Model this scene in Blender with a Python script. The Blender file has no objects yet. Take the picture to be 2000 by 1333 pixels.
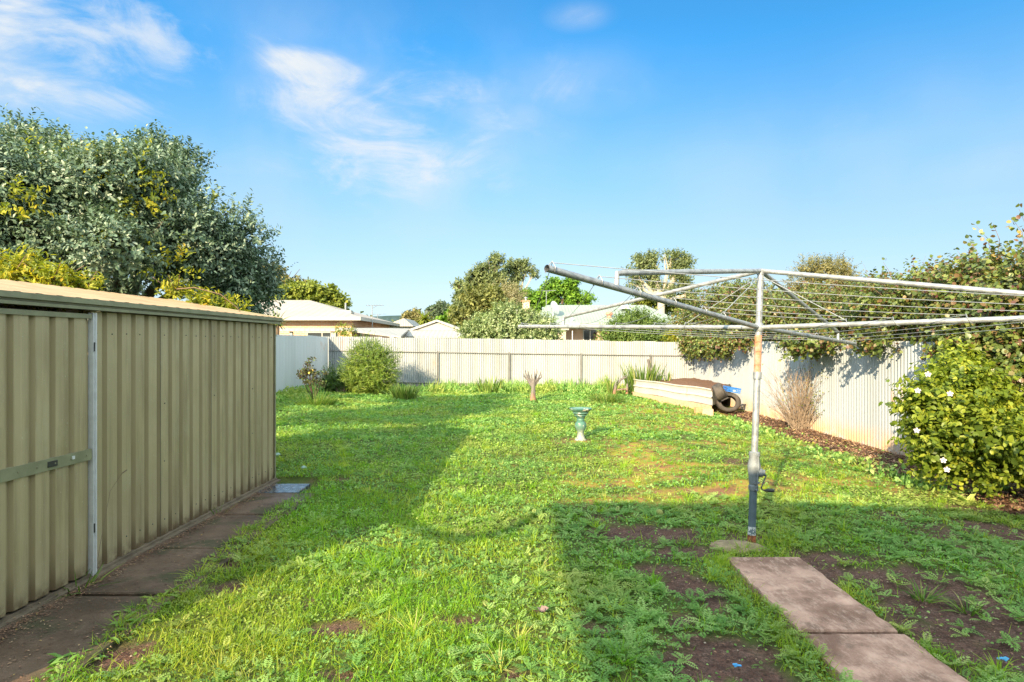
import bpy, math, random
import numpy as np
from mathutils import Vector, Matrix

R = math.radians
scene = bpy.context.scene
COL = scene.collection
# ------------------------------------------------------------------ camera
F, CX, CY, EYE = 1230.0, 1000.0, 672.0, 1.55      # focal length and horizon in photo pixels (2000 x 1333)
cam = bpy.data.cameras.new('camera'); camo = bpy.data.objects.new('camera', cam); COL.objects.link(camo)
camo.location = (0, 0, EYE); camo.rotation_euler = (R(90), 0, 0)
cam.sensor_width = 36; cam.lens = 36*F/2000; cam.shift_y = 5.5/2000; cam.clip_start = .05; cam.clip_end = 6000
scene.camera = camo
# ------------------------------------------------------------------ world and sun
SUN_EL, SUN_AZ = 22.4, 26.0                        # azimuth of the light's travel, from +Y towards +X
SKY_STRENGTH, SUN_STRENGTH, EXPOSURE = 0.15, 4.8, 1.60
w = bpy.data.worlds.new("World"); scene.world = w; w.use_nodes = True
nt = w.node_tree; nt.nodes.clear()
def wn(t, **k):
    n = nt.nodes.new(t)
    for a, b in k.items(): setattr(n, a, b)
    return n
def wmath(op, a, b=None, clamp=False):
    n = wn('ShaderNodeMath', operation=op, use_clamp=clamp)
    for i, v in enumerate((a, b)):
        if v is None: continue
        if isinstance(v, (int, float)): n.inputs[i].default_value = v
        else: nt.links.new(v, n.inputs[i])
    return n.outputs[0]
sky = wn('ShaderNodeTexSky', sky_type='NISHITA', sun_disc=False)
sky.sun_elevation = R(SUN_EL); sky.sun_rotation = R(180+SUN_AZ)
sky.altitude = 50; sky.air_density = 1.0; sky.dust_density = 0.6; sky.ozone_density = 2.2
tc = wn('ShaderNodeTexCoord')
nrm = wn('ShaderNodeVectorMath', operation='NORMALIZE'); nt.links.new(tc.outputs['Generated'], nrm.inputs[0])
def cdir(px, py):
    v = Vector(((px-CX)/F, 1, (CY-py)/F)); return v.normalized()
CLOUDS = [(110,50,330,110,1.0),(90,175,260,60,.85),(620,140,160,55,.9),(620,215,220,85,.9),(760,300,340,140,.85),(850,180,260,60,.7),
          (930,225,190,55,.6),(1060,165,330,75,.35),(1125,32,70,28,.42),(400,155,50,35,.6),(830,345,230,60,.6),
          (500,320,260,50,.4),(1850,330,330,60,.3),(1650,230,300,90,.12),(600,640,500,60,.15),(700,250,480,250,.5),(1650,300,600,170,.22),(300,120,520,220,.3)]
tot = None
for (px, py, rx, ry, s) in CLOUDS:
    sub = wn('ShaderNodeVectorMath', operation='SUBTRACT'); nt.links.new(nrm.outputs[0], sub.inputs[0]); sub.inputs[1].default_value = cdir(px, py)
    sc = wn('ShaderNodeVectorMath', operation='MULTIPLY'); nt.links.new(sub.outputs[0], sc.inputs[0])
    sc.inputs[1].default_value = (F/rx, F/rx*.6, F/ry)
    ln = wn('ShaderNodeVectorMath', operation='LENGTH'); nt.links.new(sc.outputs[0], ln.inputs[0])
    mr = wn('ShaderNodeMapRange', interpolation_type='SMOOTHERSTEP'); nt.links.new(ln.outputs['Value'], mr.inputs['Value'])
    mr.inputs['From Min'].default_value = 0; mr.inputs['From Max'].default_value = 1.25
    mr.inputs['To Min'].default_value = s; mr.inputs['To Max'].default_value = 0
    tot = mr.outputs[0] if tot is None else wmath('MAXIMUM', tot, mr.outputs[0])
mp = wn('ShaderNodeMapping'); nt.links.new(nrm.outputs[0], mp.inputs['Vector'])
mp.inputs['Rotation'].default_value = (0, R(-14), 0); mp.inputs['Scale'].default_value = (1.0, 1.0, 2.0)
n1 = wn('ShaderNodeTexNoise'); nt.links.new(mp.outputs[0], n1.inputs['Vector'])
n1.inputs['Scale'].default_value = 6.5; n1.inputs['Detail'].default_value = 12; n1.inputs['Roughness'].default_value = .66; n1.inputs['Distortion'].default_value = 1.1
mp2 = wn('ShaderNodeMapping'); nt.links.new(nrm.outputs[0], mp2.inputs['Vector'])
mp2.inputs['Rotation'].default_value = (0, R(24), 0); mp2.inputs['Scale'].default_value = (1.0, 1.0, 3.4)
n2 = wn('ShaderNodeTexNoise'); nt.links.new(mp2.outputs[0], n2.inputs['Vector'])
n2.inputs['Scale'].default_value = 13; n2.inputs['Detail'].default_value = 8; n2.inputs['Roughness'].default_value = .6
nm = wmath('ADD', wmath('MULTIPLY', n1.outputs[0], .72), wmath('MULTIPLY', n2.outputs[0], .28))
cr = wn('ShaderNodeMapRange', interpolation_type='SMOOTHSTEP'); nt.links.new(wmath('ADD', nm, wmath('MULTIPLY', wmath('SUBTRACT', tot, .62), .30)), cr.inputs['Value'])
cr.inputs['From Min'].default_value = .42; cr.inputs['From Max'].default_value = .76
n3 = wn('ShaderNodeTexNoise'); nt.links.new(nrm.outputs[0], n3.inputs['Vector']); n3.inputs['Scale'].default_value = 4.5; n3.inputs['Detail'].default_value = 6; n3.inputs['Roughness'].default_value = .5
veil = wn('ShaderNodeMapRange', interpolation_type='SMOOTHSTEP'); nt.links.new(n3.outputs[0], veil.inputs['Value']); veil.inputs['From Min'].default_value = .32; veil.inputs['From Max'].default_value = .72; veil.inputs['To Max'].default_value = .55
cov = wmath('MULTIPLY', wmath('ADD', wmath('MULTIPLY', cr.outputs[0], .72), veil.outputs[0]), wmath('MULTIPLY', tot, 1.5, True), True)
sx = wn('ShaderNodeSeparateXYZ'); nt.links.new(nrm.outputs[0], sx.inputs[0])
tone = wn('ShaderNodeValToRGB'); nt.links.new(sx.outputs[2], tone.inputs[0]); el = tone.color_ramp.elements
TONE = [(0,(.20,.28,.45)),(.077,(.265,.265,.29)),(.18,(.30,.32,.31)),(.27,(.27,.365,.38)),(.42,(.12,.375,.48)),(.6,(.10,.34,.47))]
while len(el) < len(TONE): el.new(.5)
for e_, (p_, c_) in zip(el, TONE): e_.position = p_; e_.color = (*c_, 1)
hs = wn('ShaderNodeMixRGB', blend_type='MULTIPLY'); hs.inputs[0].default_value = 1
nt.links.new(sky.outputs[0], hs.inputs[1])
xr = wn('ShaderNodeMapRange'); nt.links.new(sx.outputs[0], xr.inputs['Value']); xr.inputs['From Min'].default_value = -.6; xr.inputs['From Max'].default_value = .4; xr.inputs['To Min'].default_value = 1.42; xr.inputs['To Max'].default_value = 1.0
tx_ = wn('ShaderNodeVectorMath', operation='SCALE'); nt.links.new(tone.outputs[0], tx_.inputs[0]); nt.links.new(xr.outputs[0], tx_.inputs['Scale']); nt.links.new(tx_.outputs[0], hs.inputs[2])
mx = wn('ShaderNodeMixRGB'); nt.links.new(cov, mx.inputs[0]); nt.links.new(hs.outputs[0], mx.inputs[1]); mx.inputs[2].default_value = (1.9, 2.0, 2.08, 1)
# unseen bright cloud added overhead and behind the viewpoint as fill light
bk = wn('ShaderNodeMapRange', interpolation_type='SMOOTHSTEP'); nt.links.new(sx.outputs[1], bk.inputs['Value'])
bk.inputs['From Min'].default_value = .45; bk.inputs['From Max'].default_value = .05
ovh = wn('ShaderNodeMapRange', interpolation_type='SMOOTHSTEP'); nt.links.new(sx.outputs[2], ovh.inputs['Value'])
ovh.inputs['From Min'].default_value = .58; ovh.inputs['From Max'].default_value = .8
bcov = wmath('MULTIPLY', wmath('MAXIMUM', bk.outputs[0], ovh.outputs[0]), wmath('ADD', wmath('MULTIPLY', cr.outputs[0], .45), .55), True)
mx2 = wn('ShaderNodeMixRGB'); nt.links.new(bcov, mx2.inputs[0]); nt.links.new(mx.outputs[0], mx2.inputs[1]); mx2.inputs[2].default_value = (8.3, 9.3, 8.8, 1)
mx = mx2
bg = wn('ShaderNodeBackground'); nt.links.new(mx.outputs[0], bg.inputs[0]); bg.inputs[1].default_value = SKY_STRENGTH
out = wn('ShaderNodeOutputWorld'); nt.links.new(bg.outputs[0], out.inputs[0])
sl = bpy.data.lights.new('sun', 'SUN'); sl.energy = SUN_STRENGTH; sl.angle = R(.55); sl.color = (1, .80, .50)
so = bpy.data.objects.new('sun', sl); COL.objects.link(so)
ld = Vector((math.sin(R(SUN_AZ))*math.cos(R(SUN_EL)), math.cos(R(SUN_AZ))*math.cos(R(SUN_EL)), -math.sin(R(SUN_EL))))
so.rotation_euler = ld.to_track_quat('-Z', 'Y').to_euler(); so.location = (-20, -40, 30)
scene.view_settings.view_transform = 'Standard'; scene.view_settings.look = 'None'
scene.view_settings.gamma = 1; scene.view_settings.exposure = EXPOSURE
scene.cycles.max_bounces = 6; scene.cycles.transparent_max_bounces = 6; scene.cycles.use_denoising = True

# ------------------------------------------------------------------ helpers
rng = np.random.default_rng(7); random.seed(5)
def sstep(t): t = np.clip(t, 0, 1); return t*t*(3-2*t)
def hsh(ix, iy, s):
    n = (ix.astype(np.int64)*374761393 + iy.astype(np.int64)*668265263 + s*974634777) & 0xffffffff
    n = ((n ^ (n >> 13))*1274126177) & 0xffffffff; n = n ^ (n >> 16)
    return (n & 0xffff)/65535.0
def vn(x, y, s=0):
    x = np.asarray(x, float); y = np.asarray(y, float); ix = np.floor(x); iy = np.floor(y); fx = sstep(x-ix); fy = sstep(y-iy)
    a = hsh(ix, iy, s); b = hsh(ix+1, iy, s); c = hsh(ix, iy+1, s); d = hsh(ix+1, iy+1, s)
    return (a*(1-fx)+b*fx)*(1-fy)+(c*(1-fx)+d*fx)*fy
def fbm(x, y, s=0, o=4):
    t = 0; a = .5; n = 0
    for i in range(o): t = t+a*vn(x*2**i, y*2**i, s+i*17); n += a; a *= .5
    return t/n
def g(x, y):
    """height of the yard's ground"""
    x = np.asarray(x, float); y = np.asarray(y, float)
    z = -.19*sstep((x-2.2)/3.9)
    z = z + .15*sstep((-x-3.2)/3.2)*sstep((y-9)/6)*sstep((22.5-y)/5)
    return z
def P(px, py, dz=0):
    """point on the ground seen at a photo pixel"""
    z = 0.
    for i in range(12):
        Y = F*(EYE-z-dz)/(py-CY); X = (px-CX)/F*Y; z = .5*z+.5*float(g(X, Y))
    return Vector((X, Y, z+dz))
def at(px, py, Y): return Vector(((px-CX)/F*Y, Y, EYE+(CY-py)/F*Y))

class MB:
    def __init__(s): s.v = []; s.f = []; s.m = []
    def add(s, v, f, m=0):
        o = len(s.v); s.v += [tuple(p) for p in v]; s.f += [tuple(i+o for i in q) for q in f]; s.m += [m]*len(f); return s
    def box(s, a, b, m=0, M=None):
        (x0, y0, z0), (x1, y1, z1) = a, b
        v = [Vector(p) for p in ((x0,y0,z0),(x1,y0,z0),(x1,y1,z0),(x0,y1,z0),(x0,y0,z1),(x1,y0,z1),(x1,y1,z1),(x0,y1,z1))]
        if M: v = [M @ p for p in v]
        return s.add(v, [(0,3,2,1),(4,5,6,7),(0,1,5,4),(1,2,6,5),(2,3,7,6),(3,0,4,7)], m)
    def tube(s, pts, r, n=8, m=0, cap=True):
        pts = [Vector(p) for p in pts]; k = len(pts); r = r if hasattr(r, '__len__') else [r]*k
        v = []; up = None
        for i, p in enumerate(pts):
            t = (pts[min(i+1, k-1)]-pts[max(i-1, 0)]).normalized()
            if up is None: up = Vector((0,0,1)) if abs(t.z) < .9 else Vector((1,0,0))
            a = t.cross(up); a = a.normalized() if a.length > 1e-5 else t.orthogonal().normalized()
            b = t.cross(a).normalized(); up = -b if False else up
            for j in range(n):
                c = 2*math.pi*j/n; v.append(p+(a*math.cos(c)+b*math.sin(c))*r[i])
        f = [(i*n+j, i*n+(j+1) % n, (i+1)*n+(j+1) % n, (i+1)*n+j) for i in range(k-1) for j in range(n)]
        if cap: f += [tuple(range(n))[::-1], tuple(range((k-1)*n, k*n))]
        return s.add(v, f, m)
    def lathe(s, prof, c=(0,0,0), n=28, m=0, M=None):
        v = []
        for (r, z) in prof:
            for j in range(n):
                a = 2*math.pi*j/n; p = Vector((r*math.cos(a), r*math.sin(a), z))
                p = M @ p if M else p
                v.append(p+Vector(c))
        k = len(prof)
        f = [(i*n+j, i*n+(j+1) % n, (i+1)*n+(j+1) % n, (i+1)*n+j) for i in range(k-1) for j in range(n)]
        f += [tuple(range(n))[::-1], tuple(range((k-1)*n, k*n))]
        return s.add(v, f, m)
    def poly(s, pts, m=0): return s.add(pts, [tuple(range(len(pts)))], m)
    def build(s, name, mat, parent=None, smooth=False):
        me = bpy.data.meshes.new(name); me.from_pydata(s.v, [], s.f); me.update()
        for mm in (mat if isinstance(mat, (list, tuple)) else [mat]): me.materials.append(mm)
        if any(s.m): me.polygons.foreach_set('material_index', s.m)
        if smooth: me.polygons.foreach_set('use_smooth', [True]*len(me.polygons)); me.update()
        if smooth and smooth != 'full':
            try: me.set_sharp_from_angle(angle=R(smooth if smooth is not True else 40))
            except Exception: pass
        o = bpy.data.objects.new(name, me); COL.objects.link(o)
        if parent: attach(o, parent)
        return o
def attach(o, p):
    o.parent = p; o.matrix_parent_inverse = Matrix.LocRotScale(*p.matrix_basis.decompose()).inverted() if p.type == 'EMPTY' else Matrix()
def empty(name, loc=(0,0,0)):
    o = bpy.data.objects.new(name, None); o.empty_display_size = .2; o.location = loc; COL.objects.link(o); return o
def tag(o, label=None, cat=None, group=None, kind=None):
    for k, v in (('label', label), ('category', cat), ('group', group), ('kind', kind)):
        if v: o[k] = v
    return o

LEAF = (np.array([(0,0,0),(.3,.42,.1),(.3,-.42,.1),(.72,.4,.1),(.72,-.4,.1),(1,0,0),(.3,0,0),(.72,0,0)]),
        [(0,6,1),(0,2,6),(1,6,7,3),(2,4,7,6),(3,7,5),(4,5,7)])
RHOMB = (np.array([(0,0,0),(.5,.5,.06),(1,0,0),(.5,-.5,.06)]), [(0,3,2,1)])
ROUND = (np.array([(0,0,0),(.22,.48,.05),(.62,.5,.08),(1,0,0),(.62,-.5,.08),(.22,-.48,.05)]), [(0,5,4,3),(0,3,2,1)])
BLADE = (np.array([(0,.5,0),(0,-.5,0),(.4,.42,0),(.4,-.42,0),(.75,.25,0),(.75,-.25,0),(1,0,0)]), [(0,1,3,2),(2,3,5,4),(4,5,6)])
BLADE2 = (np.array([(0,.5,0),(0,-.5,0),(.55,.36,0),(.55,-.36,0),(1,0,0)]), [(0,1,3,2),(2,3,4)])
def _pinnate(k=6):
    v = []; f = []
    for i in range(k):
        u = .18+.7*i/(k-1); wd = .5*math.sin(math.pi*(.2+.72*i/(k-1)))**.7
        for sgn in (1, -1):
            o = len(v); v += [(u,0,0),(u+.10,sgn*wd*.55,.03),(u+.14,sgn*wd,.0),(u-.03,sgn*wd*.6,.03)]
            f.append((o, o+1, o+2, o+3) if sgn < 0 else (o, o+3, o+2, o+1))
    o = len(v); v += [(.84,0,0),(.93,.1,0),(1.04,0,0),(.93,-.1,0)]; f.append((o,o+3,o+2,o+1))
    o = len(v); v += [(0,.012,-.01),(0,-.012,-.01),(.9,0,-.01)]; f.append((o,o+1,o+2))
    return np.array(v), f
PINN = _pinnate(6); PINN4 = _pinnate(3)
def unit(a): return a/np.maximum(np.linalg.norm(a, axis=-1, keepdims=True), 1e-9)
def leaves(name, parts, mat, parent=None):
    """parts: list of (template, pos, dir, normal, length, width, bend, rnd)"""
    V = []; LI = []; LS = []; RN = []; off = 0; lo = 0
    for (T, Pp, D, N, L, W, B, rn) in parts:
        n = len(Pp)
        if n == 0: continue
        tv, tf = T; D = unit(D); S = unit(np.cross(D, N)); N2 = np.cross(S, D)
        L = np.broadcast_to(L, (n,)); W = np.broadcast_to(W, (n,)); B = np.broadcast_to(B, (n,))
        u = tv[:,0]; v = tv[:,1]; ww = tv[:,2]
        X = Pp[:,None,:] + (L[:,None]*u)[...,None]*D[:,None,:] + (W[:,None]*v)[...,None]*S[:,None,:] \
            + (L[:,None]*(ww[None,:]+B[:,None]*u[None,:]**2))[...,None]*N2[:,None,:]
        V.append(X.reshape(-1,3)); RN.append(np.repeat(rn, len(tv)))
        idx = np.concatenate([np.array(q) for q in tf]); sz = np.array([len(q) for q in tf])
        LI.append((np.arange(n)[:,None]*len(tv)+idx[None,:]+off).ravel())
        st = np.concatenate([[0], np.cumsum(sz)[:-1]]); tl = sz.sum()
        LS.append((np.arange(n)[:,None]*tl+st[None,:]+lo).ravel()); off += n*len(tv); lo += n*tl
    V = np.concatenate(V).astype(np.float32); LI = np.concatenate(LI).astype(np.int32); LS = np.concatenate(LS).astype(np.int32); RN = np.concatenate(RN).astype(np.float32)
    me = bpy.data.meshes.new(name); me.vertices.add(len(V)); me.vertices.foreach_set('co', V.ravel())
    me.loops.add(len(LI)); me.loops.foreach_set('vertex_index', LI); me.polygons.add(len(LS)); me.polygons.foreach_set('loop_start', LS)
    at_ = me.attributes.new('rnd', 'FLOAT', 'POINT'); at_.data.foreach_set('value', RN)
    me.update(calc_edges=True); me.materials.append(mat)
    o = bpy.data.objects.new(name, me); COL.objects.link(o)
    if parent: attach(o, parent)
    return o
def rdir(n): return unit(rng.normal(size=(n,3)))

# ------------------------------------------------------------------ materials
class Mt:
    def __init__(s, name):
        s.m = bpy.data.materials.new(name); s.m.use_nodes = True; s.t = s.m.node_tree; s.b = s.t.nodes['Principled BSDF']; s.o = s.t.nodes['Material Output']
        s.geo = s.n('ShaderNodeNewGeometry'); s.pos = s.geo.outputs['Position']
    def n(s, t, **k):
        n = s.t.nodes.new(t)
        for a, b in k.items(): setattr(n, a, b)
        return n
    def l(s, a, b): s.t.links.new(a, b)
    def val(s, inp, v):
        if isinstance(v, (int, float)): inp.default_value = v
        elif isinstance(v, (tuple, list)): inp.default_value = tuple(v)+((1,) if len(v) == 3 and len(inp.default_value) == 4 else ())
        else: s.l(v, inp)
    def math(s, op, a, b=0., clamp=False):
        n = s.n('ShaderNodeMath', operation=op, use_clamp=clamp); s.val(n.inputs[0], a); s.val(n.inputs[1], b); return n.outputs[0]
    def mix(s, f, a, b, mode='MIX'):
        n = s.n('ShaderNodeMixRGB', blend_type=mode); s.val(n.inputs[0], f); s.val(n.inputs[1], a); s.val(n.inputs[2], b); return n.outputs[0]
    def noise(s, scale, detail=4, rough=.55, vec=None, stretch=None, dist=0):
        v = vec or s.pos
        if stretch:
            mp = s.n('ShaderNodeMapping'); s.l(v, mp.inputs[0]); mp.inputs['Scale'].default_value = stretch; v = mp.outputs[0]
        n = s.n('ShaderNodeTexNoise'); s.l(v, n.inputs['Vector']); n.inputs['Scale'].default_value = scale
        n.inputs['Detail'].default_value = detail; n.inputs['Roughness'].default_value = rough; n.inputs['Distortion'].default_value = dist; return n.outputs[0]
    def rng(s, v, a, b, c=0., d=1.):
        n = s.n('ShaderNodeMapRange', interpolation_type='SMOOTHSTEP'); s.val(n.inputs[0], v)
        for i, q in enumerate((a, b, c, d)): n.inputs[i+1].default_value = q
        return n.outputs[0]
    def ramp(s, v, stops):
        n = s.n('ShaderNodeValToRGB'); s.val(n.inputs[0], v); e = n.color_ramp.elements
        while len(e) < len(stops): e.new(.5)
        for i, (p, c) in enumerate(stops): e[i].position = p; e[i].color = tuple(c)+(1,)
        return n.outputs[0]
    def attr(s, name):
        n = s.n('ShaderNodeAttribute'); n.attribute_name = name; return n.outputs['Fac']
    def z(s):
        n = s.n('ShaderNodeSeparateXYZ'); s.l(s.pos, n.inputs[0]); return n.outputs
    def fin(s, col, rough=.7, metal=0, spec=.4, bump=None, bs=.3, bd=.01):
        s.val(s.b.inputs['Base Color'], col); s.val(s.b.inputs['Roughness'], rough); s.val(s.b.inputs['Metallic'], metal); s.b.inputs['Specular IOR Level'].default_value = spec
        if bump is not None:
            n = s.n('ShaderNodeBump'); s.l(bump, n.inputs['Height']); n.inputs['Strength'].default_value = bs; n.inputs['Distance'].default_value = bd; s.l(n.outputs[0], s.b.inputs['Normal'])
        return s.m

def leafmat(name, stops, patch=None, pscale=1.5, transl=.35, rough=.55, tcol=None, spec=.35, rare=None):
    m = Mt(name); r = m.attr('rnd'); c = m.ramp(r, stops)
    if patch: c = m.mix(m.rng(m.noise(pscale, 3), patch[0], patch[1]), c, m.ramp(r, patch[2]))
    c = m.mix(m.rng(m.noise(.9, 2), .3, .7, .0, .35), c, m.mix(.5, c, (.0,.0,.0)))
    m.fin(c, rough, spec=spec)
    tr = m.n('ShaderNodeBsdfTranslucent'); m.l(m.mix(1, c, tcol or (1.25,1.3,.55), 'MULTIPLY'), tr.inputs[0])
    ms = m.n('ShaderNodeMixShader'); ms.inputs[0].default_value = transl; m.l(m.b.outputs[0], ms.inputs[1]); m.l(tr.outputs[0], ms.inputs[2]); m.l(ms.outputs[0], m.o.inputs[0])
    return m.m
def plain(name, c, rough=.6, metal=0, spec=.4, var=.25, sc=6, bump=0):
    m = Mt(name); n = m.noise(sc, 5, .6)
    col = m.mix(m.rng(n, .3, .7, 0, var), c, tuple(x*.45 for x in c))
    return m.fin(col, rough, metal, spec, bump=m.noise(sc*6, 4) if bump else None, bs=bump or .1)

bark = plain('bark', (.12,.085,.06), .9, var=.6, sc=9, bump=.6)
pale_bark = plain('pale_bark', (.42,.38,.31), .8, var=.5, sc=5, bump=.3)
twig_m = plain('twig', (.20,.13,.085), .85, var=.5, sc=14)

# ------------------------------------------------------------------ yard masks
BARE = [(1275,1045,.42,.20),(1330,1075,.30,.16),(1300,1112,.22,.12),(1350,1140,.16,.25),(1400,1290,.26,.22),(1480,1310,.15,.2),
        (1160,1226,.10,.07),(1740,1120,.38,.20),(1850,1150,.30,.24),(1900,1200,.42,.30),(1800,1170,.3,.25),(1960,1260,.3,.25),(1880,1240,.3,.2),(1960,1040,.42,.30),(1640,1085,.25,.16),
        (1310,962,.38,.16),(650,1228,.13,.07),(900,1217,.11,.05),(432,1150,.12,.12),(250,1280,.16,.12),(655,938,.22,.08),(600,1175,.06,.08),
        (1000,1320,.08,.05),(660,1320,.1,.05),(1395,1175,.1,.15),(1610,1120,.1,.2),(1330,1210,.08,.08),(450,1105,.1,.15)]
BARE = [(*P(a, b)[:2], c, d) for a, b, c, d in BARE]
MOSS = [(1270,905,1.0,.8),(1400,915,1.3,1.1),(1550,925,1.2,.9),(1650,945,.8,.5),(1330,830,1.2,1.3),(1440,850,1.0,1.3),(1300,800,1.6,1.5),(1380,880,1.3,.9),(1230,955,.6,.5),(1500,960,.9,.3),(1180,880,.6,.6)]
MOSS = [(*P(a, b)[:2], c, d) for a, b, c, d in MOSS]
def blobmask(x, y, L, k=.55):
    m = np.zeros_like(x)
    w1 = (fbm(x*2.3, y*2.3, 3)-.5)*1.5 + (fbm(x*9, y*9, 9)-.5)*1.7
    for (a, b, rx, ry) in L:
        d = np.sqrt(((x-a)/rx)**2+((y-b)/ry)**2)+w1
        m = np.maximum(m, 1-sstep((d-.75)/k))
    return m
PATHS = [(1.53, 2.07, 2.0, 4.5)]
def on_path(x, y, mg=0):
    e = (fbm(x*5, y*5, 21)-.5)*.10
    a = (x > 1.53-e*.5+mg) & (x < 2.07+e*.6-mg) & (y < 4.52+e)
    b = (x < -2.19+e*1.5+(fbm(x*1.4, y*1.4, 23)-.5)*.22-mg) & (y < 6.95) & (x > -5.2)
    b2 = ((x+2.45)**2/.35**2+(y-6.85)**2/.45**2 < 1)
    c = ((x-1.72)**2/.17**2+(y-4.83)**2/.10**2 < 1)
    d = (x < -2.75) & (y < 7.15)
    return a | b | b2 | c | d
def fence_x(y): return 6.08+0*y
def mulchmask(x, y):
    e = (fbm(x*1.6, y*1.6, 31)-.5)*.9
    w = np.where(y > 14, .85, 1.2)
    m = sstep((x+e-(6.05-w))/.16)*(y > 6.2)*(y < 16.2)
    return m
def baremask(x, y):
    x = np.asarray(x, float); y = np.asarray(y, float)
    n = sstep((fbm(x*1.7+4, y*1.7, 41)-.70)/.06)*.8*(x > .6)
    return np.clip(np.maximum(np.maximum(blobmask(x, y, BARE), n), mulchmask(x, y)), 0, 1)
def mossmask(x, y):
    return blobmask(x, y, MOSS, 1.1)*sstep((fbm(x*1.1, y*2.6, 47)-.32)/.25)

# ------------------------------------------------------------------ ground sheet (fine in the yard, coarse to the horizon)
def axis(lo, hi, st, far):
    a = list(np.arange(lo, hi+st*.5, st)); s = st; p = lo; L = []
    while p > -far: s *= 1.5; p -= s; L.append(p)
    s = st; q = a[-1]; U = []
    while q < far: s *= 1.5; q += s; U.append(q)
    return np.array(L[::-1]+a+U)
def build_ground():
    xs = axis(-6.8, 7.0, .06, 2500); ys = axis(.4, 21.6, .08, 2500)
    X, Y = np.meshgrid(xs, ys); Z = g(X, Y)
    inside = ((X > -6.9) & (X < 7.1) & (Y > .3) & (Y < 22))
    b = np.where(inside, baremask(X, Y), 0); ms = np.where(inside, mossmask(X, Y), 0); mu = np.where(inside, mulchmask(X, Y), 0)
    p = on_path(X, Y, -.06)
    Z = Z+np.where(inside, (fbm(X*1.3, Y*1.3, 5)-.5)*.05+(fbm(X*7, Y*7, 6)-.5)*.018-b*.014, 0)
    Z = np.where(p, np.minimum(Z, -.03), Z)
    Z = np.where(inside, Z, g(X, Y)-.02)
    n, m = X.shape; V = np.stack([X, Y, Z], -1).reshape(-1, 3)
    i = np.arange(n-1)[:,None]*m+np.arange(m-1)[None,:]
    Fc = np.stack([i, i+1, i+m+1, i+m], -1).reshape(-1, 4)
    me = bpy.data.meshes.new('ground'); me.vertices.add(len(V)); me.vertices.foreach_set('co', V.astype(np.float32).ravel())
    me.loops.add(Fc.size); me.loops.foreach_set('vertex_index', Fc.astype(np.int32).ravel()); me.polygons.add(len(Fc)); me.polygons.foreach_set('loop_start', np.arange(0, Fc.size, 4, dtype=np.int32))
    for nm_, a in (('bare', b), ('moss', ms), ('mulch', mu)):
        q = me.attributes.new(nm_, 'FLOAT', 'POINT'); q.data.foreach_set('value', a.astype(np.float32).ravel())
    me.update(calc_edges=True); me.polygons.foreach_set('use_smooth', [True]*len(Fc))
    m_ = Mt('soil'); n5 = m_.noise(5, 6, .65); n60 = m_.noise(70, 4, .7)
    soil = m_.mix(m_.rng(n5, .3, .7), (.068,.032,.025), (.165,.085,.064)); soil = m_.mix(m_.rng(m_.noise(16, 5, .7), .42, .62, 0, .6), soil, (.20,.125,.10)); soil = m_.mix(m_.rng(n60, .40, .62, 0, .75), soil, (.040,.026,.021)); soil = m_.mix(m_.rng(m_.noise(190, 2, .6), .64, .72, 0, .8), soil, (.30,.24,.19))
    mossy = m_.mix(m_.rng(m_.noise(7, 6, .7), .38, .62), (.30,.155,.06), (.26,.27,.035)); mossy = m_.mix(m_.rng(m_.noise(2.2, 4, .6), .5, .62), mossy, (.19,.10,.055))
    under = m_.mix(m_.rng(n5, .35, .65), (.055,.085,.018), (.10,.11,.03))
    mul = m_.mix(m_.rng(m_.noise(40, 3, .7), .4, .6), (.22,.12,.075), (.10,.055,.038))
    c = m_.mix(m_.attr('bare'), under, soil); c = m_.mix(m_.attr('moss'), c, mossy); c = m_.mix(m_.attr('mulch'), c, mul)
    me.materials.append(m_.fin(c, .95, spec=.15, bump=m_.math('ADD', n60, m_.noise(14, 5, .7)), bs=.9, bd=.02))
    o = bpy.data.objects.new('ground', me); COL.objects.link(o); tag(o, 'damp brown earth of the back yard under the weedy lawn', 'ground', kind='structure')
build_ground()

# ------------------------------------------------------------------ concrete paths
conc = Mt('old_concrete')
c_ = conc.mix(conc.rng(conc.noise(2.6, 6, .62, dist=.4), .36, .66), (.17,.092,.066), (.48,.295,.225))
c_ = conc.mix(conc.rng(conc.noise(12, 6, .75), .48, .72, 0, .6), c_, (.11,.075,.058)); c_ = conc.mix(conc.rng(conc.noise(160, 2, .6), .58, .75, 0, .45), c_, (.42,.34,.28))
c_ = conc.mix(conc.rng(conc.noise(1.1, 4, .6), .52, .72, 0, .5), c_, (.10,.072,.05))
c_ = conc.mix(conc.rng(conc.noise(26, 6, .75, stretch=(1,.35,1)), .46, .66, 0, .45), c_, (.54,.37,.29))
concm = conc.fin(c_, .85, spec=.25, bump=conc.noise(90, 5, .7), bs=.35, bd=.006)
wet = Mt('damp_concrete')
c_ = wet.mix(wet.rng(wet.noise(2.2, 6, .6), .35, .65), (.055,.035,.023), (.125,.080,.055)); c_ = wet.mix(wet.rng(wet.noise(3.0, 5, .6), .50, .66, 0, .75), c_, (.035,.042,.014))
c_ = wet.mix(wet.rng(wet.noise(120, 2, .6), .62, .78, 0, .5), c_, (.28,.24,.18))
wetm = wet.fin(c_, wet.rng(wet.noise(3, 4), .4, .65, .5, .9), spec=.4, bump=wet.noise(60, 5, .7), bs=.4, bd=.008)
pud = Mt('wet_cement'); pudm = pud.fin(pud.mix(pud.rng(pud.noise(14, 5, .6), .45, .6), (.04,.045,.055), (.10,.125,.165)), .25, spec=.6, bump=pud.noise(20, 3), bs=.2)
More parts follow.
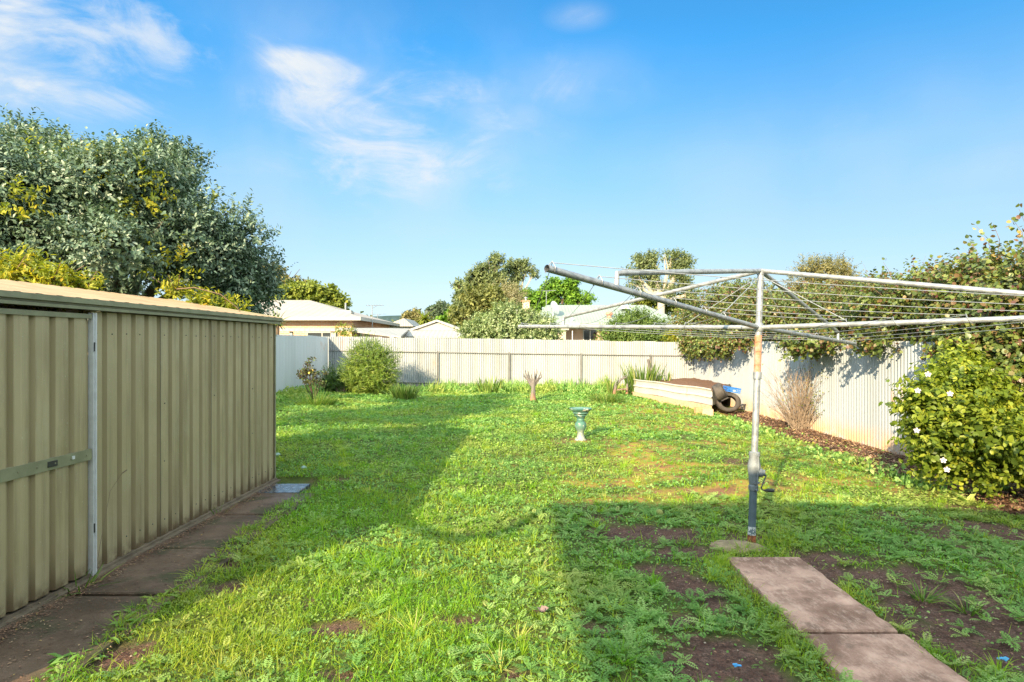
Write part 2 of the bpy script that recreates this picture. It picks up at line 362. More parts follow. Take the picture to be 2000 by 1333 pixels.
def slab(name, x0, x1, y0, y1, zt, mat, seed, nx=8, ny=14, wob=.010, th=.07):
    """a cast slab with a worn, uneven edge"""
    rs = random.Random(seed); per = []
    def side(a, b, k):
        for i in range(k):
            t = i/k; p = a.lerp(b, t); j = .25 if i == 0 else 1
            per.append(Vector((p.x+rs.uniform(-wob, wob)*j, p.y+rs.uniform(-wob, wob)*.5*j, 0)))
    A, B, C, D = Vector((x0,y0,0)), Vector((x1,y0,0)), Vector((x1,y1,0)), Vector((x0,y1,0))
    side(A, B, nx); side(B, C, ny); side(C, D, nx); side(D, A, ny)
    c = Vector(((x0+x1)/2, (y0+y1)/2, 0)); n = len(per)
    top = [c+(p-c)*.985+Vector((0,0,zt)) for p in per]; e = [p+Vector((0,0,zt-.008)) for p in per]; bo = [p+Vector((0,0,zt-th)) for p in per]
    f = [tuple(range(n))]+[(n+i, n+(i+1) % n, (i+1) % n, i) for i in range(n)]+[(2*n+i, 2*n+(i+1) % n, n+(i+1) % n, n+i) for i in range(n)]
    return MB().add(top+e+bo, f).build(name, mat)
tag(slab('path', 1.53, 2.06, 3.36, 4.52, .022, concm, 1), 'reddish brown concrete slab ending at the foot of the clothesline', 'path', kind='structure')
tag(slab('path', 1.52, 2.07, 1.2, 3.335, .020, concm, 2, ny=26), 'second concrete path slab nearest the camera', 'path', kind='structure')
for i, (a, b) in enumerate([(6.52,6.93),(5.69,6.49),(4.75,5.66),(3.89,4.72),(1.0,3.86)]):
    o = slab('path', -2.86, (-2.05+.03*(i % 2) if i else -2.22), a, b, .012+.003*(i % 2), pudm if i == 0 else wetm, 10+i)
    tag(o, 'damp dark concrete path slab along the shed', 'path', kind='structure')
ftg = MB()
n = 30; rs = random.Random(3)
rad = [1+rs.uniform(-.16,.12) for _ in range(n)]
rings = [(1.0,-.05),(.96,.006),(.8,.018),(.45,.026)]
v = [(1.72+.21*k*rad[j]*math.cos(2*math.pi*j/n), 4.81+.15*k*rad[j]*math.sin(2*math.pi*j/n), z) for k, z in rings for j in range(n)]
ftg.add(v, [(i*n+j, i*n+(j+1) % n, (i+1)*n+(j+1) % n, (i+1)*n+j) for i in range(3) for j in range(n)]+[tuple(range(3*n, 4*n))])
sandc = plain('sandy_concrete', (.30,.225,.13), .95, var=.8, sc=18, bump=1)
tag(ftg.build('footing', sandc, smooth=True), 'sandy concrete mound footing around the base of the clothesline pole', 'footing')

# ------------------------------------------------------------------ the shed
def wall_line(a, b, t): return (a[0]+(b[0]-a[0])*t, a[1]+(b[1]-a[1])*t)
SA, SB = Vector((-2.90, 1.60, 0)), Vector((-2.678, 7.11, 0))          # near and far end of the shed's long face
sd = (SB-SA).normalized(); sn = Vector((sd.y, -sd.x, 0)); SL = (SB-SA).length
def sp(u, d, z): return SA+sd*u+sn*d+Vector((0,0,z))
def ribs(u0, u1, z0, z1, d0, pitch=.1545, pan=.102, h=.024, fn=None):
    """one trapezoidal ribbed sheet along the shed's face"""
    pr = []; u = u0
    while u < u1-1e-6:
        for (du, dd) in ((0,0),(pan*.48,0),(pan*.52,.0016),(pan,0),(pan+.014,-h),(pan+.038,-h),(pitch,0)):
            if u+du <= u1+1e-6: pr.append((u+du, d0+dd))
        u += pitch
    pr2 = [pr[0]]
    for q in pr[1:]:
        if q[0]-pr2[-1][0] > 1e-5: pr2.append(q)
    if u1-pr2[-1][0] > 1e-4: pr2.append((u1, pr2[-1][1]))
    pts = [(fn or sp)(a, b, z) for z in (z0, z1) for a, b in pr2]; k = len(pr2)
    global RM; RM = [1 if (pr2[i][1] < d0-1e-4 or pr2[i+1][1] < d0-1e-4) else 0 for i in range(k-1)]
    return pts, [(i, i+1, k+i+1, k+i) for i in range(k-1)]
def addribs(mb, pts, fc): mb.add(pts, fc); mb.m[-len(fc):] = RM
om = Mt('olive_sheet'); zz = om.z()
c_ = om.mix(om.rng(om.noise(1.2, 4, .6), .3, .7), (.275,.228,.132), (.335,.278,.168))
c_ = om.mix(om.rng(om.noise(9, 5, .65, stretch=(1,1,.07)), .44, .70, 0, .6), c_, (.15,.115,.06)); c_ = om.mix(om.rng(om.noise(2.2, 5, .7), .52, .68, 0, .28), c_, (.34,.31,.20))
c_ = om.mix(om.rng(om.noise(70, 3, .6), .66, .74, 0, .8), c_, (.40,.37,.28))
lowz = om.math('MULTIPLY', om.rng(zz[2], .02, .16, 1, 0), om.rng(om.noise(11, 5, .7), .3, .6))
c_ = om.mix(lowz, c_, (.075,.045,.022))
olive = om.fin(c_, om.rng(om.noise(5, 4), .3, .7, .42, .6), spec=.45, bump=om.math('ADD', om.noise(3, 3), om.math('MULTIPLY', om.noise(40, 3), .08)), bs=.35, bd=.03)
od = Mt('olive_sheet_recess'); zz = od.z(); c_ = od.mix(od.rng(od.noise(2.5, 5, .6, stretch=(1,1,.3)), .3, .7), (.225,.182,.10), (.275,.23,.135))  # browner sheet for the rib recesses, with mud towards the base
c_ = od.mix(od.rng(zz[2], .02, .3, .8, 0), c_, (.075,.045,.022)); olive_recess = od.fin(c_, .75)
tanm = Mt('tan_roof'); c_ = tanm.mix(tanm.rng(tanm.noise(4, 5, .6), .35, .7), (.36,.25,.15), (.27,.18,.10)); c_ = tanm.mix(tanm.rng(tanm.noise(30, 4, .7), .6, .75, 0, .7), c_, (.12,.08,.05))
tanr = tanm.fin(c_, .6)
trimm = plain('olive_trim', (.20,.20,.125), .5, var=.5, sc=8)
whitem = plain('white_paint', (.50,.51,.53), .45, var=.25, sc=20)
darkm = plain('dark_metal', (.03,.03,.032), .5, var=.3)
galv = Mt('galvanised'); c_ = galv.mix(galv.rng(galv.noise(22, 5, .6), .35, .7), (.29,.31,.33), (.17,.18,.20)); c_ = galv.mix(galv.rng(galv.noise(6, 4, .6, stretch=(1,1,.3)), .55, .75, 0, .5), c_, (.22,.21,.20))
galvm = galv.fin(c_, .42, .35, .5, bump=galv.noise(60, 3), bs=.1)
shed = tag(empty('garden_shed', SA), 'low olive ribbed steel garden shed with a tan roof and a sliding door', 'shed')
ud = (4.155-SA.y)/sd.y                                       # the door's far edge
door_u0 = ud-1.24
wl = MB()
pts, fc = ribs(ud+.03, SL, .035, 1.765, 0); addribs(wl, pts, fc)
pts, fc = ribs(0, door_u0-.02, .035, 1.765, 0); wl.add(pts, fc)
W_ = 2.5                                                             # depth of the shed
def endp(u): return lambda a, b, z: sp(u, -a, z)+sd*(b if u > 1 else -b)
for u in (SL, 0.):
    k = 12; prf = [i*W_/k for i in range(k+1)]
    up = [1.765+.16*min(d, W_-d) for d in prf]
    wl.add([sp(u, -d, .035) for d in prf]+[sp(u, -d, z) for d, z in zip(prf, up)], [(i, i+1, k+1+i+1, k+1+i) for i in range(k)])
wl.add([sp(0,-W_,.035), sp(SL,-W_,.035), sp(SL,-W_,1.765), sp(0,-W_,1.765)], [(0,1,2,3)])
rs = random.Random(9)
for z in (.16, .62, 1.08, 1.62):
    u = ud+.03+.048
    while u < SL:
        if rs.random() < .8: wl.tube([sp(u+rs.uniform(-.004,.004), -.001, z+rs.uniform(-.006,.006)), sp(u, .004, z)], .0045, 6, m=2)
        u += .1545*(1 if z in (.16, 1.62) else 5)
u = ud+.03+.1545*5-.006
while u < SL: wl.add([sp(u, .0016, .036), sp(u+.004, .0016, .036), sp(u+.004, .0016, 1.764), sp(u, .0016, 1.764)], [(0,1,2,3)], 2); u += .1545*5
wl.build('wall', [olive, olive_recess, darkm], shed)
MB().box((0,-.006,0),(.022,.004,1.735), M=None)
cor = MB(); cor.tube([sp(SL+.002, .002, .03), sp(SL+.002, .002, 1.76)], .010, 4); cor.build('corner_trim', trimm, shed)
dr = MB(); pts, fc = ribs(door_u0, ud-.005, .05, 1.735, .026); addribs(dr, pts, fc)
door = dr.build('door', [olive, olive_recess], shed)
br = MB()
for (z0, z1, dd) in ((.79,.86,.034),):
    q = [sp(door_u0, .010, z0), sp(ud-.012, .010, z0), sp(ud-.012, dd, z0), sp(door_u0, dd, z0), sp(door_u0, .010, z1), sp(ud-.012, .010, z1), sp(ud-.012, dd, z1), sp(door_u0, dd, z1)]
    br.add(q, [(0,3,2,1),(4,5,6,7),(0,1,5,4),(1,2,6,5),(2,3,7,6),(3,0,4,7)])
for i in range(9): br.tube([sp(door_u0+.1+i*.135, .033, .825), sp(door_u0+.1+i*.135, .039, .825)], .006, 6)
br.build('door_rail', trimm, door)
br = MB()
z0, z1, dd = 1.715, 1.745, .036
q = [sp(door_u0, .010, z0), sp(ud-.012, .010, z0), sp(ud-.012, dd, z0), sp(door_u0, dd, z0), sp(door_u0, .010, z1), sp(ud-.012, .010, z1), sp(ud-.012, dd, z1), sp(door_u0, dd, z1)]
br.add(q, [(0,3,2,1),(4,5,6,7),(0,1,5,4),(1,2,6,5),(2,3,7,6),(3,0,4,7)]); br.build('door_rail', trimm, door)
def plate(name, u, z, wu, hz, d, mat, par):
    b = MB(); q = [sp(u, d, z), sp(u+wu, d, z), sp(u+wu, d+.004, z), sp(u, d+.004, z), sp(u, d, z+hz), sp(u+wu, d, z+hz), sp(u+wu, d+.004, z+hz), sp(u, d+.004, z+hz)]
    b.add(q, [(0,3,2,1),(4,5,6,7),(0,1,5,4),(1,2,6,5),(2,3,7,6),(3,0,4,7)]); return b.build(name, mat, par)
um = lambda px: ((2.90+.0403*1.6)/(.0403+(CX-px)/F)-SA.y)/sd.y
plate('handle_plate', um(82), .808, .075, .034, .0345, darkm, door)
plate('sticker', um(130), .822, .022, .02, .0345, whitem, door)
jb = MB()
q = []
for z in (.02, 1.755):
    q += [sp(ud, .0, z), sp(ud+.030, .0, z), sp(ud+.030, .040, z), sp(ud+.022, .040, z), sp(ud+.020, .028, z), sp(ud+.004, .028, z), sp(ud+.002,.036,z), sp(ud,.036,z)]
jb.add(q, [(i, (i+1) % 8, 8+(i+1) % 8, 8+i) for i in range(8)]+[tuple(range(8))[::-1], tuple(range(8,16))])
jam = jb.build('door_jamb', whitem, shed)
for z in (.30, 1.50): plate('latch', ud+.012, z, .008, .06, .030, darkm, jam)
rl = MB()
for (d0, d1, z0, z1) in ((-.02,.022,.0,.034),(.022,.06,.0,.016)):
    q = [sp(-.02, d0, z0), sp(SL+.02, d0, z0), sp(SL+.02, d1, z0), sp(-.02, d1, z0), sp(-.02, d0, z1), sp(SL+.02, d0, z1), sp(SL+.02, d1, z1), sp(-.02, d1, z1)]
    rl.add(q, [(0,3,2,1),(4,5,6,7),(0,1,5,4),(1,2,6,5),(2,3,7,6),(3,0,4,7)])
rl.build('base_rail', plain('dirty_rail', (.17,.13,.09), .7, var=.8, sc=7), shed)
rf = MB(); np_ = 72; us = np.linspace(-.06, SL+.05, np_*2)
row = lambda d, z: [sp(u, d, z+(.007 if (i//2) % 2 else 0)) for i, u in enumerate(us)]
A_ = row(.055, 1.838)+row(-W_/2, 1.838+.165*(W_/2+.055))+row(-W_-.055, 1.838); k = len(us)
rf.add(A_, [(j*k+i, j*k+i+1, (j+1)*k+i+1, (j+1)*k+i) for j in range(2) for i in range(k-1)])
roof = rf.build('roof', tanr, shed)
fa = MB()
for (d0, d1, z0, z1) in ((.004,.052,1.772,1.792),(.040,.060,1.808,1.842),(.004,.0385,1.795,1.83)):
    q = [sp(-.06, d0, z0), sp(SL+.05, d0, z0), sp(SL+.05, d1, z0), sp(-.06, d1, z0), sp(-.06, d0, z1), sp(SL+.05, d0, z1), sp(SL+.05, d1, z1), sp(-.06, d1, z1)]
    fa.add(q, [(0,3,2,1),(4,5,6,7),(0,1,5,4),(1,2,6,5),(2,3,7,6),(3,0,4,7)])
fa.build('fascia', trimm, shed)
ge = MB()
for u in (SL+.052, -.062):
    for s_ in (0, 1):
        a = sp(u, .06, 1.80) if s_ == 0 else sp(u, -W_-.06, 1.80); b = sp(u, -W_/2, 1.80+.165*(W_/2+.06))
        ge = MB(); ge.add([a, b, b+Vector((0,0,.05)), a+Vector((0,0,.05)), a+sd*.02, b+sd*.02, b+sd*.02+Vector((0,0,.05)), a+sd*.02+Vector((0,0,.05))], [(0,3,2,1),(4,5,6,7),(0,1,5,4),(1,2,6,5),(2,3,7,6),(3,0,4,7)]); ge.build('barge', trimm, shed)


# ------------------------------------------------------------------ fences
def white_iron(name, base, dirt=(.42,.27,.16), hgt=.35, streak=.35):
    m = Mt(name); s = m.z()
    c = m.mix(m.rng(m.noise(3, 5, .6, stretch=(1,1,.15)), .4, .75, 0, streak), base, (base[0]*.62, base[1]*.60, base[2]*.57))
    c = m.mix(m.rng(m.noise(60, 2, .5), .68, .76, 0, .5), c, (.22,.18,.15))
    wn_ = m.n('ShaderNodeTexWhiteNoise', noise_dimensions='1D'); m.l(m.math('FLOOR', m.math('DIVIDE', m.math('ADD', s[0], s[1]), .762)), wn_.inputs['W']); c = m.mix(m.math('MULTIPLY', wn_.outputs['Value'], .22), c, (base[0]*.6, base[1]*.57, base[2]*.52))
    lo = m.math('MULTIPLY', m.rng(s[2], -.18, hgt, 1, 0), m.rng(m.noise(4, 4, .6), .25, .6))
    c = m.mix(lo, c, dirt)
    ru = m.math('MULTIPLY', m.rng(m.noise(.8, 3, .6), .60, .72), m.rng(m.noise(7, 4, .6, stretch=(1,1,.25)), .5, .7))
    c = m.mix(m.math('MULTIPLY', ru, .6), c, (.42,.19,.07))
    return m.fin(c, .55, spec=.35)
wi_back = white_iron('white_corrugated', (.305,.325,.345), streak=.55); wi_right = white_iron('white_weathered_iron', (.265,.29,.325), hgt=.25)
wi_left = white_iron('white_flat_iron', (.47,.51,.55), hgt=.1, streak=.2)
def corrugated(p0, p1, zb, zt, pitch=.0735, amp=.024, sub=6, nrm_=None, jag=0):
    """sinusoidal sheet between two plan points; zb, zt give the bottom and top at a fraction t"""
    p0 = Vector(p0); p1 = Vector(p1); L = (p1-p0).length; d = (p1-p0)/L; nn = nrm_ or Vector((d.y, -d.x, 0)); n = int(L/pitch*sub)
    v = []
    for i in range(n+1):
        t = i/n; p = p0+d*L*t+nn*(amp*math.cos(2*math.pi*t*L/pitch)+.006*math.sin(t*L*1.7))
        j = jag*(hsh(np.array(int(t*L/.76)), np.array(3), 5)-.5)
        v += [(p.x, p.y, zb(t)), (p.x, p.y, zt(t)+j)]
    return v, [(2*i, 2*i+2, 2*i+3, 2*i+1) for i in range(n)]
# back fence
bf = tag(empty('back_fence', (0,21,0)), 'cream white corrugated iron fence with two rails across the end of the yard', 'fence')
BX0, BX1 = -6.62, 6.10; ztb = lambda t: 1.80-.19*t; zbb = lambda t: .02-.19*t
pts, fc = corrugated((BX0,21,0), (BX1,21,0), zbb, ztb, jag=.03); MB().add(pts, fc).build('sheeting', wi_back, bf, smooth='full')
steel = plain('painted_steel', (.17,.165,.16), .5, var=.5, sc=9)
def zx(x, hz): return hz-.19*(x-BX0)/(BX1-BX0)
for hz, r_ in ((1.335,.018),(.315,.018)):
    MB().tube([(-6.08, 20.965, zx(-6.08, hz)), (0,20.965,zx(0,hz)-.01), (6.05, 20.965, zx(6.05, hz))], r_, 6).build('rail', steel, bf)
for px in (855,995,1135,1271):
    x = (px-CX)/F*20.93; b = MB(); z0, z1 = zx(x,-.1), zx(x,1.37)
    b.box((x-.028,20.93,z0),(x+.028,20.938,z1)); b.box((x-.028,20.90,z0),(x-.020,20.93,z1)); b.build('post', steel, bf)
# left fence
lf = tag(empty('side_fence', (-6.3,19,0)), 'shaded bluish white flat iron fence left of the round bush', 'fence')
LP = [(-6.13,20.95),(-6.47,17.2),(-6.75,14.0),(-7.0,8.0),(-7.0,1.0)]
lv = []; lfc = []
for i in range(len(LP)-1):
    a, b = Vector((*LP[i],0)), Vector((*LP[i+1],0)); L = (b-a).length; n = max(2, int(L/.1)); d = (b-a)/L; nn = Vector((-d.y, d.x, 0)); o = len(lv)
    for j in range(n+1):
        p = a.lerp(b, j/n); dd = .004*((j % 2)*2-1)+.012*math.sin(p.y*1.3); zt = 1.765 if p.y > 20.8 else (1.80 if p.y > 16 else 1.84)
        if p.y > 19.4: zt = 1.765+.045*min(1, (20.95-p.y)/1.5)
        q = p+nn*dd; lv += [(q.x, q.y, float(g(q.x, q.y))-.05), (q.x, q.y, zt)]
    lfc += [(o+2*j, o+2*j+1, o+2*j+3, o+2*j+2) for j in range(n)]
MB().add(lv, lfc).build('sheeting', wi_left, lf)
# right fence
rfn = tag(empty('boundary_fence', (6.1,12,-.19)), 'weathered white corrugated iron fence under the creeper at right', 'fence')
pts, fc = corrugated((6.08,20.95,0), (6.08,1.5,0), lambda t: -.21, lambda t: 1.60+.012*math.sin(t*9), pitch=.085, amp=.020, nrm_=Vector((-1,0,0)), jag=.02)
MB().add(pts, fc).build('sheeting', wi_right, rfn, smooth='full')

# ------------------------------------------------------------------ rotary clothesline
hub = Vector((1.9427,4.9574,1.6790)); axn = Vector((.05305,.0477,.99745)); top = Vector((1.9665,4.9788,2.127)); base = Vector((1.8534,4.8771,-.02))
ARM = {'D': (3.711,6.812,1.550), 'B': (.172,3.100,1.922), 'A': (.075,6.73,1.7355), 'C': (3.8016,3.189,1.7186)}
ATT = {'D': (3.308,6.389,1.6676), 'B': (.5908,3.538,1.9485), 'A': (.5211,6.326,1.8188), 'C': (3.3779,3.6009,1.797)}
ARM = {k: Vector(v) for k, v in ARM.items()}; ATT = {k: Vector(v) for k, v in ATT.items()}
hoist = tag(empty('rotary_clothesline', base), 'galvanised rotary clothesline with a leaning pole and four wide arms', 'clothesline')
def al(t): return base+(hub-base)*t
def zt_(z): return (z-base.z)/(hub.z-base.z)
def pz(py): return al(zt_(EYE-(py-CY)/F*4.92))
grey = plain('blue_grey_paint', (.085,.12,.145), .55, var=.5, sc=18, bump=.2); castm = plain('grey_casting', (.16,.18,.20), .55, var=.5, sc=22, bump=.3)
rust = Mt('rust'); rustm = rust.fin(rust.mix(rust.rng(rust.noise(24, 5, .7), .35, .65), (.36,.11,.045), (.10,.035,.022)), .85, bump=rust.noise(60,4), bs=.4)
rust2 = Mt('orange_rust'); rustm2 = rust2.fin(rust2.mix(rust2.rng(rust2.noise(12, 5, .7), .4, .62), (.42,.15,.075), (.30,.22,.18)), .75)
flak = Mt('flaking_white'); flakm = flak.fin(flak.mix(flak.rng(flak.noise(38, 3, .7), .5, .54), (.50,.50,.50), (.10,.13,.15)), .7)
def seg(name, a, b, r, mat, par=hoist, n=18, cap=True): return MB().tube([a, b], r, n, cap=cap).build(name, mat, par, smooth=True)
pole = seg('pole', pz(893), hub, .0255, galvm)
seg('upper_pole', hub, top, .0245, galvm)
seg('rusty_sleeve', pz(733), pz(655), .0275, rustm2, pole); seg('collar', pz(741), pz(727), .033, galvm, pole)
lowp = seg('lower_pole', pz(1030), pz(958), .029, grey); seg('paint_flakes', pz(1043), pz(1026), .0302, flakm, lowp); seg('rusty_foot', base, pz(1042), .0312, rustm, lowp)
hb = MB(); hb.tube([hub-axn*.035, hub-axn*.02, hub+axn*.02, hub+axn*.035], [.028,.037,.037,.028], 16)
hb.build('hub', galvm, hoist, smooth=True)
tp = MB(); tp.tube([top-axn*.03, top+axn*.004], [.029,.031], 16)
for k in 'ABCD':
    d = (ATT[k]-top).normalized(); tp.tube([top+axn*.006, top+axn*.0+d*.07], [.014,.016], 8)
tp.build('pole_cap', galvm, hoist, smooth=True)
# crank gearbox
gb = MB()
zs = [(957,.033),(953,.037),(948,.037),(946,.031),(915,.047),(909,.049),(905,.045),(893,.038),(889,.042),(884,.042),(882,.034)]
gb.tube([pz(y) for y, r in zs], [r*1.0 for y, r in zs], 20)
ctr = pz(922); side = Vector((.93,-.36,0)).normalized()
gb.tube([ctr, ctr+side*.062, ctr+side*.066, ctr+side*.082], [.037,.033,.026,.024], 16)
for (py_, an) in ((911,-100),(911,-60),(940,-100),(940,-60),(888,-75),(954,-75)):
    c = pz(py_); d = Vector((math.cos(R(an)), math.sin(R(an)), 0)); gb.tube([c+d*.030, c+d*.052], .0085, 8)
gbo = gb.build('gearbox', castm, hoist, smooth=35)
rib_ = MB(); d = Vector((math.cos(R(-72)), math.sin(R(-72)), 0)); rib_.tube([pz(951)+d*.036, pz(912)+d*.051, pz(888)+d*.042], .006, 6); rib_.build('seam', castm, gbo)
c0 = ctr+side*.076; ck = MB(); e = Vector((-.14,0,-1)).normalized()
p1 = at(1487,958,4.72); p2 = at(1511,959,4.66)
ck.tube([c0, c0+Vector((.004,-.02,-.02)), p1+Vector((0,0,.02)), p1+Vector((.006,0,.003)), p1.lerp(p2,.3)], .0055, 8); cko = ck.build('crank', darkm, gbo, smooth=True)
MB().tube([p1.lerp(p2,.3), p1.lerp(p2,.4), p2-Vector((.01,0,0)), p2+Vector((.004,0,0))], [.008,.011,.014,.009], 12).build('crank_grip', darkm, cko, smooth=True)
HOOKS = [.245,.36,.52,.68,.83,.985]
wires = galvm
for k in 'ABCD':
    a = ARM[k]; v_ = a-hub; L = v_.length; d = v_.normalized()
    arm = MB(); arm.tube([hub+d*.03, a], .0185, 14, cap=False)
    arm.tube([a-d*.25, a+d*.001], .0155, 12, cap=False)
    armo = arm.build('arm', galvm, hoist, smooth=True)
    for t in HOOKS:
        hk = MB()
        c = hub+d*(L*t); s_ = d.cross(axn).normalized()
        hk.tube([c-s_*.020-axn*.012, c-s_*.022+axn*.012, c+axn*.042, c+axn*.044, c+s_*.022+axn*.012+d*.012, c+s_*.018-axn*.018+d*.03, c-axn*.023+d*.045], .0026, 5); hk.build('line_hook', galvm, armo, smooth='full')
    q = ATT[k]; s0 = top+(q-top).normalized()*.03
    st = MB(); foot = q-axn*.085; foot = hub+d*((foot-hub).dot(d))
    st.tube([s0, s0.lerp(q,.97), q-axn*.004], [.0175,.0175,.014], 12); sto = st.build('strut', galvm, hoist, smooth=True)
    MB().tube([q+axn*.008, foot], [.0125,.016], 8).build('strut_bracket', galvm, sto, smooth=True)
    MB().tube([top-axn*.05+d*.02, hub+d*(L*HOOKS[0])+axn*.03], .0035, 5).build('stay_rod', galvm, hoist)
linew = plain('line_wire', (.30,.31,.33), .5, .4, var=.3, sc=30)
for (a, b) in (('A','B'),('B','C'),('C','D'),('D','A')):
    for i, t in enumerate(HOOKS):
        p = hub+(ARM[a]-hub)*t+axn*.035; q = hub+(ARM[b]-hub)*t+axn*.035
        sag = {('A','B'): .10, ('B','C'): .03, ('C','D'): .02, ('D','A'): .04}[(a,b)]*t
        MB().tube([p.lerp(q, u)-Vector((0,0,4*u*(1-u)*sag)) for u in np.linspace(0,1,9)], .0021, 4, cap=False).build('line', linew, hoist)

# ------------------------------------------------------------------ bird bath, ball, stones
gl = Mt('glazed_green'); n_ = gl.noise(13, 4, .6); c_ = gl.mix(gl.rng(gl.noise(8, 4, .6), .3, .7), (.04,.115,.09), (.095,.19,.155)); c_ = gl.mix(gl.rng(n_, .62, .65), c_, (.50,.45,.39))
glz = gl.fin(c_, .4, spec=.5)
gl2 = Mt('flaked_glaze'); n_ = gl2.noise(13, 4, .6); c_ = gl2.mix(gl2.rng(n_, .58, .62), (.06,.15,.12), (.38,.35,.32)); s_ = gl2.z(); c_ = gl2.mix(gl2.rng(s_[2], .0, .26, .8, 0), c_, (.33,.31,.29)); glz2 = gl2.fin(c_, .5, spec=.5)
bp = P(1134, 860); bb = tag(empty('bird_bath', bp), 'small green glazed pedestal bird bath with flaking paint on the lawn', 'bird bath')
S_ = 1230/bp.y; r_ = lambda px: px/S_
def pr(L, z0=860): return [(r_(a)/2, (z0-b)/S_) for a, b in L]
MB().lathe(pr([(24,860),(22,858),(17,856),(14,852),(12,847),(13,843),(19,838),(23,833),(22,828),(17,824),(14,823),(15,821),(15,818),(13,817)]), bp, 30).build('pedestal', glz2, bb, smooth=50)
MB().lathe(pr([(13,818),(17,816),(20,813),(25,812),(24,810.5),(28,808),(31,807),(30,805),(36,802.5),(43,799.5),(44,798),(42,797.3),(36,799),(20,801),(2,801.5)]), bp, 36).build('basin', glz, bb, smooth=35)
ball = MB(); bc = P(1288,1009)+Vector((0,0,.03)); ball.lathe([(.034*math.sin(a), -.034*math.cos(a)) for a in np.linspace(.01,3.13,13)], bc, 20)
tag(ball.build('tennis_ball', plain('ball_felt', (.30,.31,.09), 1, var=.6, sc=40, bump=.6), smooth='full'), 'faded yellow green tennis ball lying on the shaded lawn', 'ball')
stm = plain('pale_stone', (.27,.40,.36), .8, var=.4, sc=20, bump=.4)
for (px, py, r, lb) in ((542,892,.042,'pale green stone against the far corner of the shed'),(593,917,.037,'rounded pale green stone in the grass beyond the shed corner')):
    c = P(px, py)+Vector((0,0,r*.5)); b = MB(); b.lathe([(r*math.sin(a)*(1+.1*math.sin(5*a)), -r*.7*math.cos(a)) for a in np.linspace(.01,3.13,9)], c, 12); tag(b.build('stone', stm, smooth='full'), lb, 'stone')
def scrap(px, py, L, lb, col, seed, name='plastic_scrap', cat='litter'):
    rs = random.Random(seed); p = P(px, py)+Vector((0,0,.014)); b = MB()
    for i in range(4):
        a = rs.uniform(-.5,.5); q = p+Vector((rs.uniform(-L,L)*.5, rs.uniform(-L,L)*.3, rs.uniform(0,.006))); d = Vector((math.cos(a), math.sin(a), rs.uniform(-.1,.2)))*L*.5; s = Vector((-d.y, d.x, .004))*.35
        b.add([q-d-s, q+d-s*.6, q+d*.8+s, q-d+s], [(0,1,2,3)]); b.add([q-d-s+Vector((0,0,.003)), q+d-s*.6+Vector((0,0,.003)), q+d*.8+s+Vector((0,0,.003)), q-d+s+Vector((0,0,.003))], [(0,1,2,3)])
    tag(b.build(name, plain(name+'_m', col, .4, var=.1)), lb, cat)
scrap(1440,1308,.026,'small torn scrap of bright blue plastic on bare soil','' or (.05,.30,.62),1)
scrap(1958,1293,.032,'thin strip of blue plastic in the weeds at lower right',(.05,.30,.55),2)
# crumpled dead leaf in the sunlit grass
dl = MB(); p = P(1055,1207)+Vector((0,0,.035)); rs = random.Random(8)
for i in range(7):
    a = i*.9+rs.uniform(-.3,.3); d = Vector((math.cos(a), math.sin(a)*.8, rs.uniform(0,.5)))*.05; s = Vector((-d.y, d.x, .01))*.45
    dl.add([p, p+d*.5+s+Vector((0,0,.01)), p+d, p+d*.5-s], [(0,1,2,3)])
tag(dl.build('dead_leaf', plain('dead_leaf_m', (.22,.15,.14), .8, var=.5, sc=30)), 'crumpled greyish purple dead leaf in the sunlit grass', 'leaf')

# ------------------------------------------------------------------ raised bed, bricks, tyres, crate
bed = tag(empty('raised_bed', (4.3,17,.0)), 'raised garden bed edged with cream ribbed metal and filled with mulch', 'garden bed')
A0, A1 = Vector((3.79,19.55,0)), Vector((4.83,15.15,0)); dv = (A1-A0).normalized(); nv = Vector((dv.y, -dv.x, 0)); nv = nv if nv.x < 0 else -nv
prof = [(.0,.465),(.035,.47),(.040,.445),(.018,.425),(.004,.395),(.0,.30),(.004,.285),(.03,.272),(.03,.25),(.004,.24),(0,.20),(0,.07)]
creamm = white_iron('cream_cladding', (.44,.43,.41), hgt=.12, streak=.25)
b = MB(); k = len(prof); Ls = 10
v = [A0.lerp(A1, i/Ls)+nv*(d+.01*math.sin(i*2.1))+Vector((0,0,z-(.01*math.sin(i*1.3)))) for i in range(Ls+1) for d, z in prof]
b.add(v, [(i*k+j, i*k+j+1, (i+1)*k+j+1, (i+1)*k+j) for i in range(Ls) for j in range(k-1)])
fr = b.build('front_panel', creamm, bed)
b = MB(); b.add([A0+Vector((0,0,.07)), A0+Vector((.2,1.3,.07)), A0+Vector((.2,1.3,.45)), A0+Vector((0,0,.45))], [(0,1,2,3)]); b.build('end_panel', creamm, bed); b = MB()
b.add([A1+Vector((0,0,.07)), Vector((6.03,17.4,.07)), Vector((6.03,17.4,.45)), A1+Vector((0,0,.45))], [(0,1,2,3)]); b.build('end_panel', creamm, bed)
b = MB(); n = 26; vv = []
for i in range(n+1):
    for j in range(12):
        p = A0.lerp(A1, i/n).lerp(Vector((6.05, 20.9-3.5*i/n, 0)), j/11); vv.append((p.x, p.y, .385+.03*j/11+(fbm(p.x*5, p.y*5, 3)-.5)*.10))
b.add(vv, [(i*12+j, i*12+j+1, (i+1)*12+j+1, (i+1)*12+j) for i in range(n) for j in range(11)])
mulm = plain('mulch', (.19,.10,.06), .95, var=.8, sc=30, bump=1)
b.build('mulch_fill', mulm, bed, smooth='full')
brk = plain('cream_brick', (.52,.36,.24), .85, var=.5, sc=16, bump=.3); brk2 = plain('orange_brick', (.55,.28,.15), .85, var=.5, sc=16, bump=.3)
b = MB()
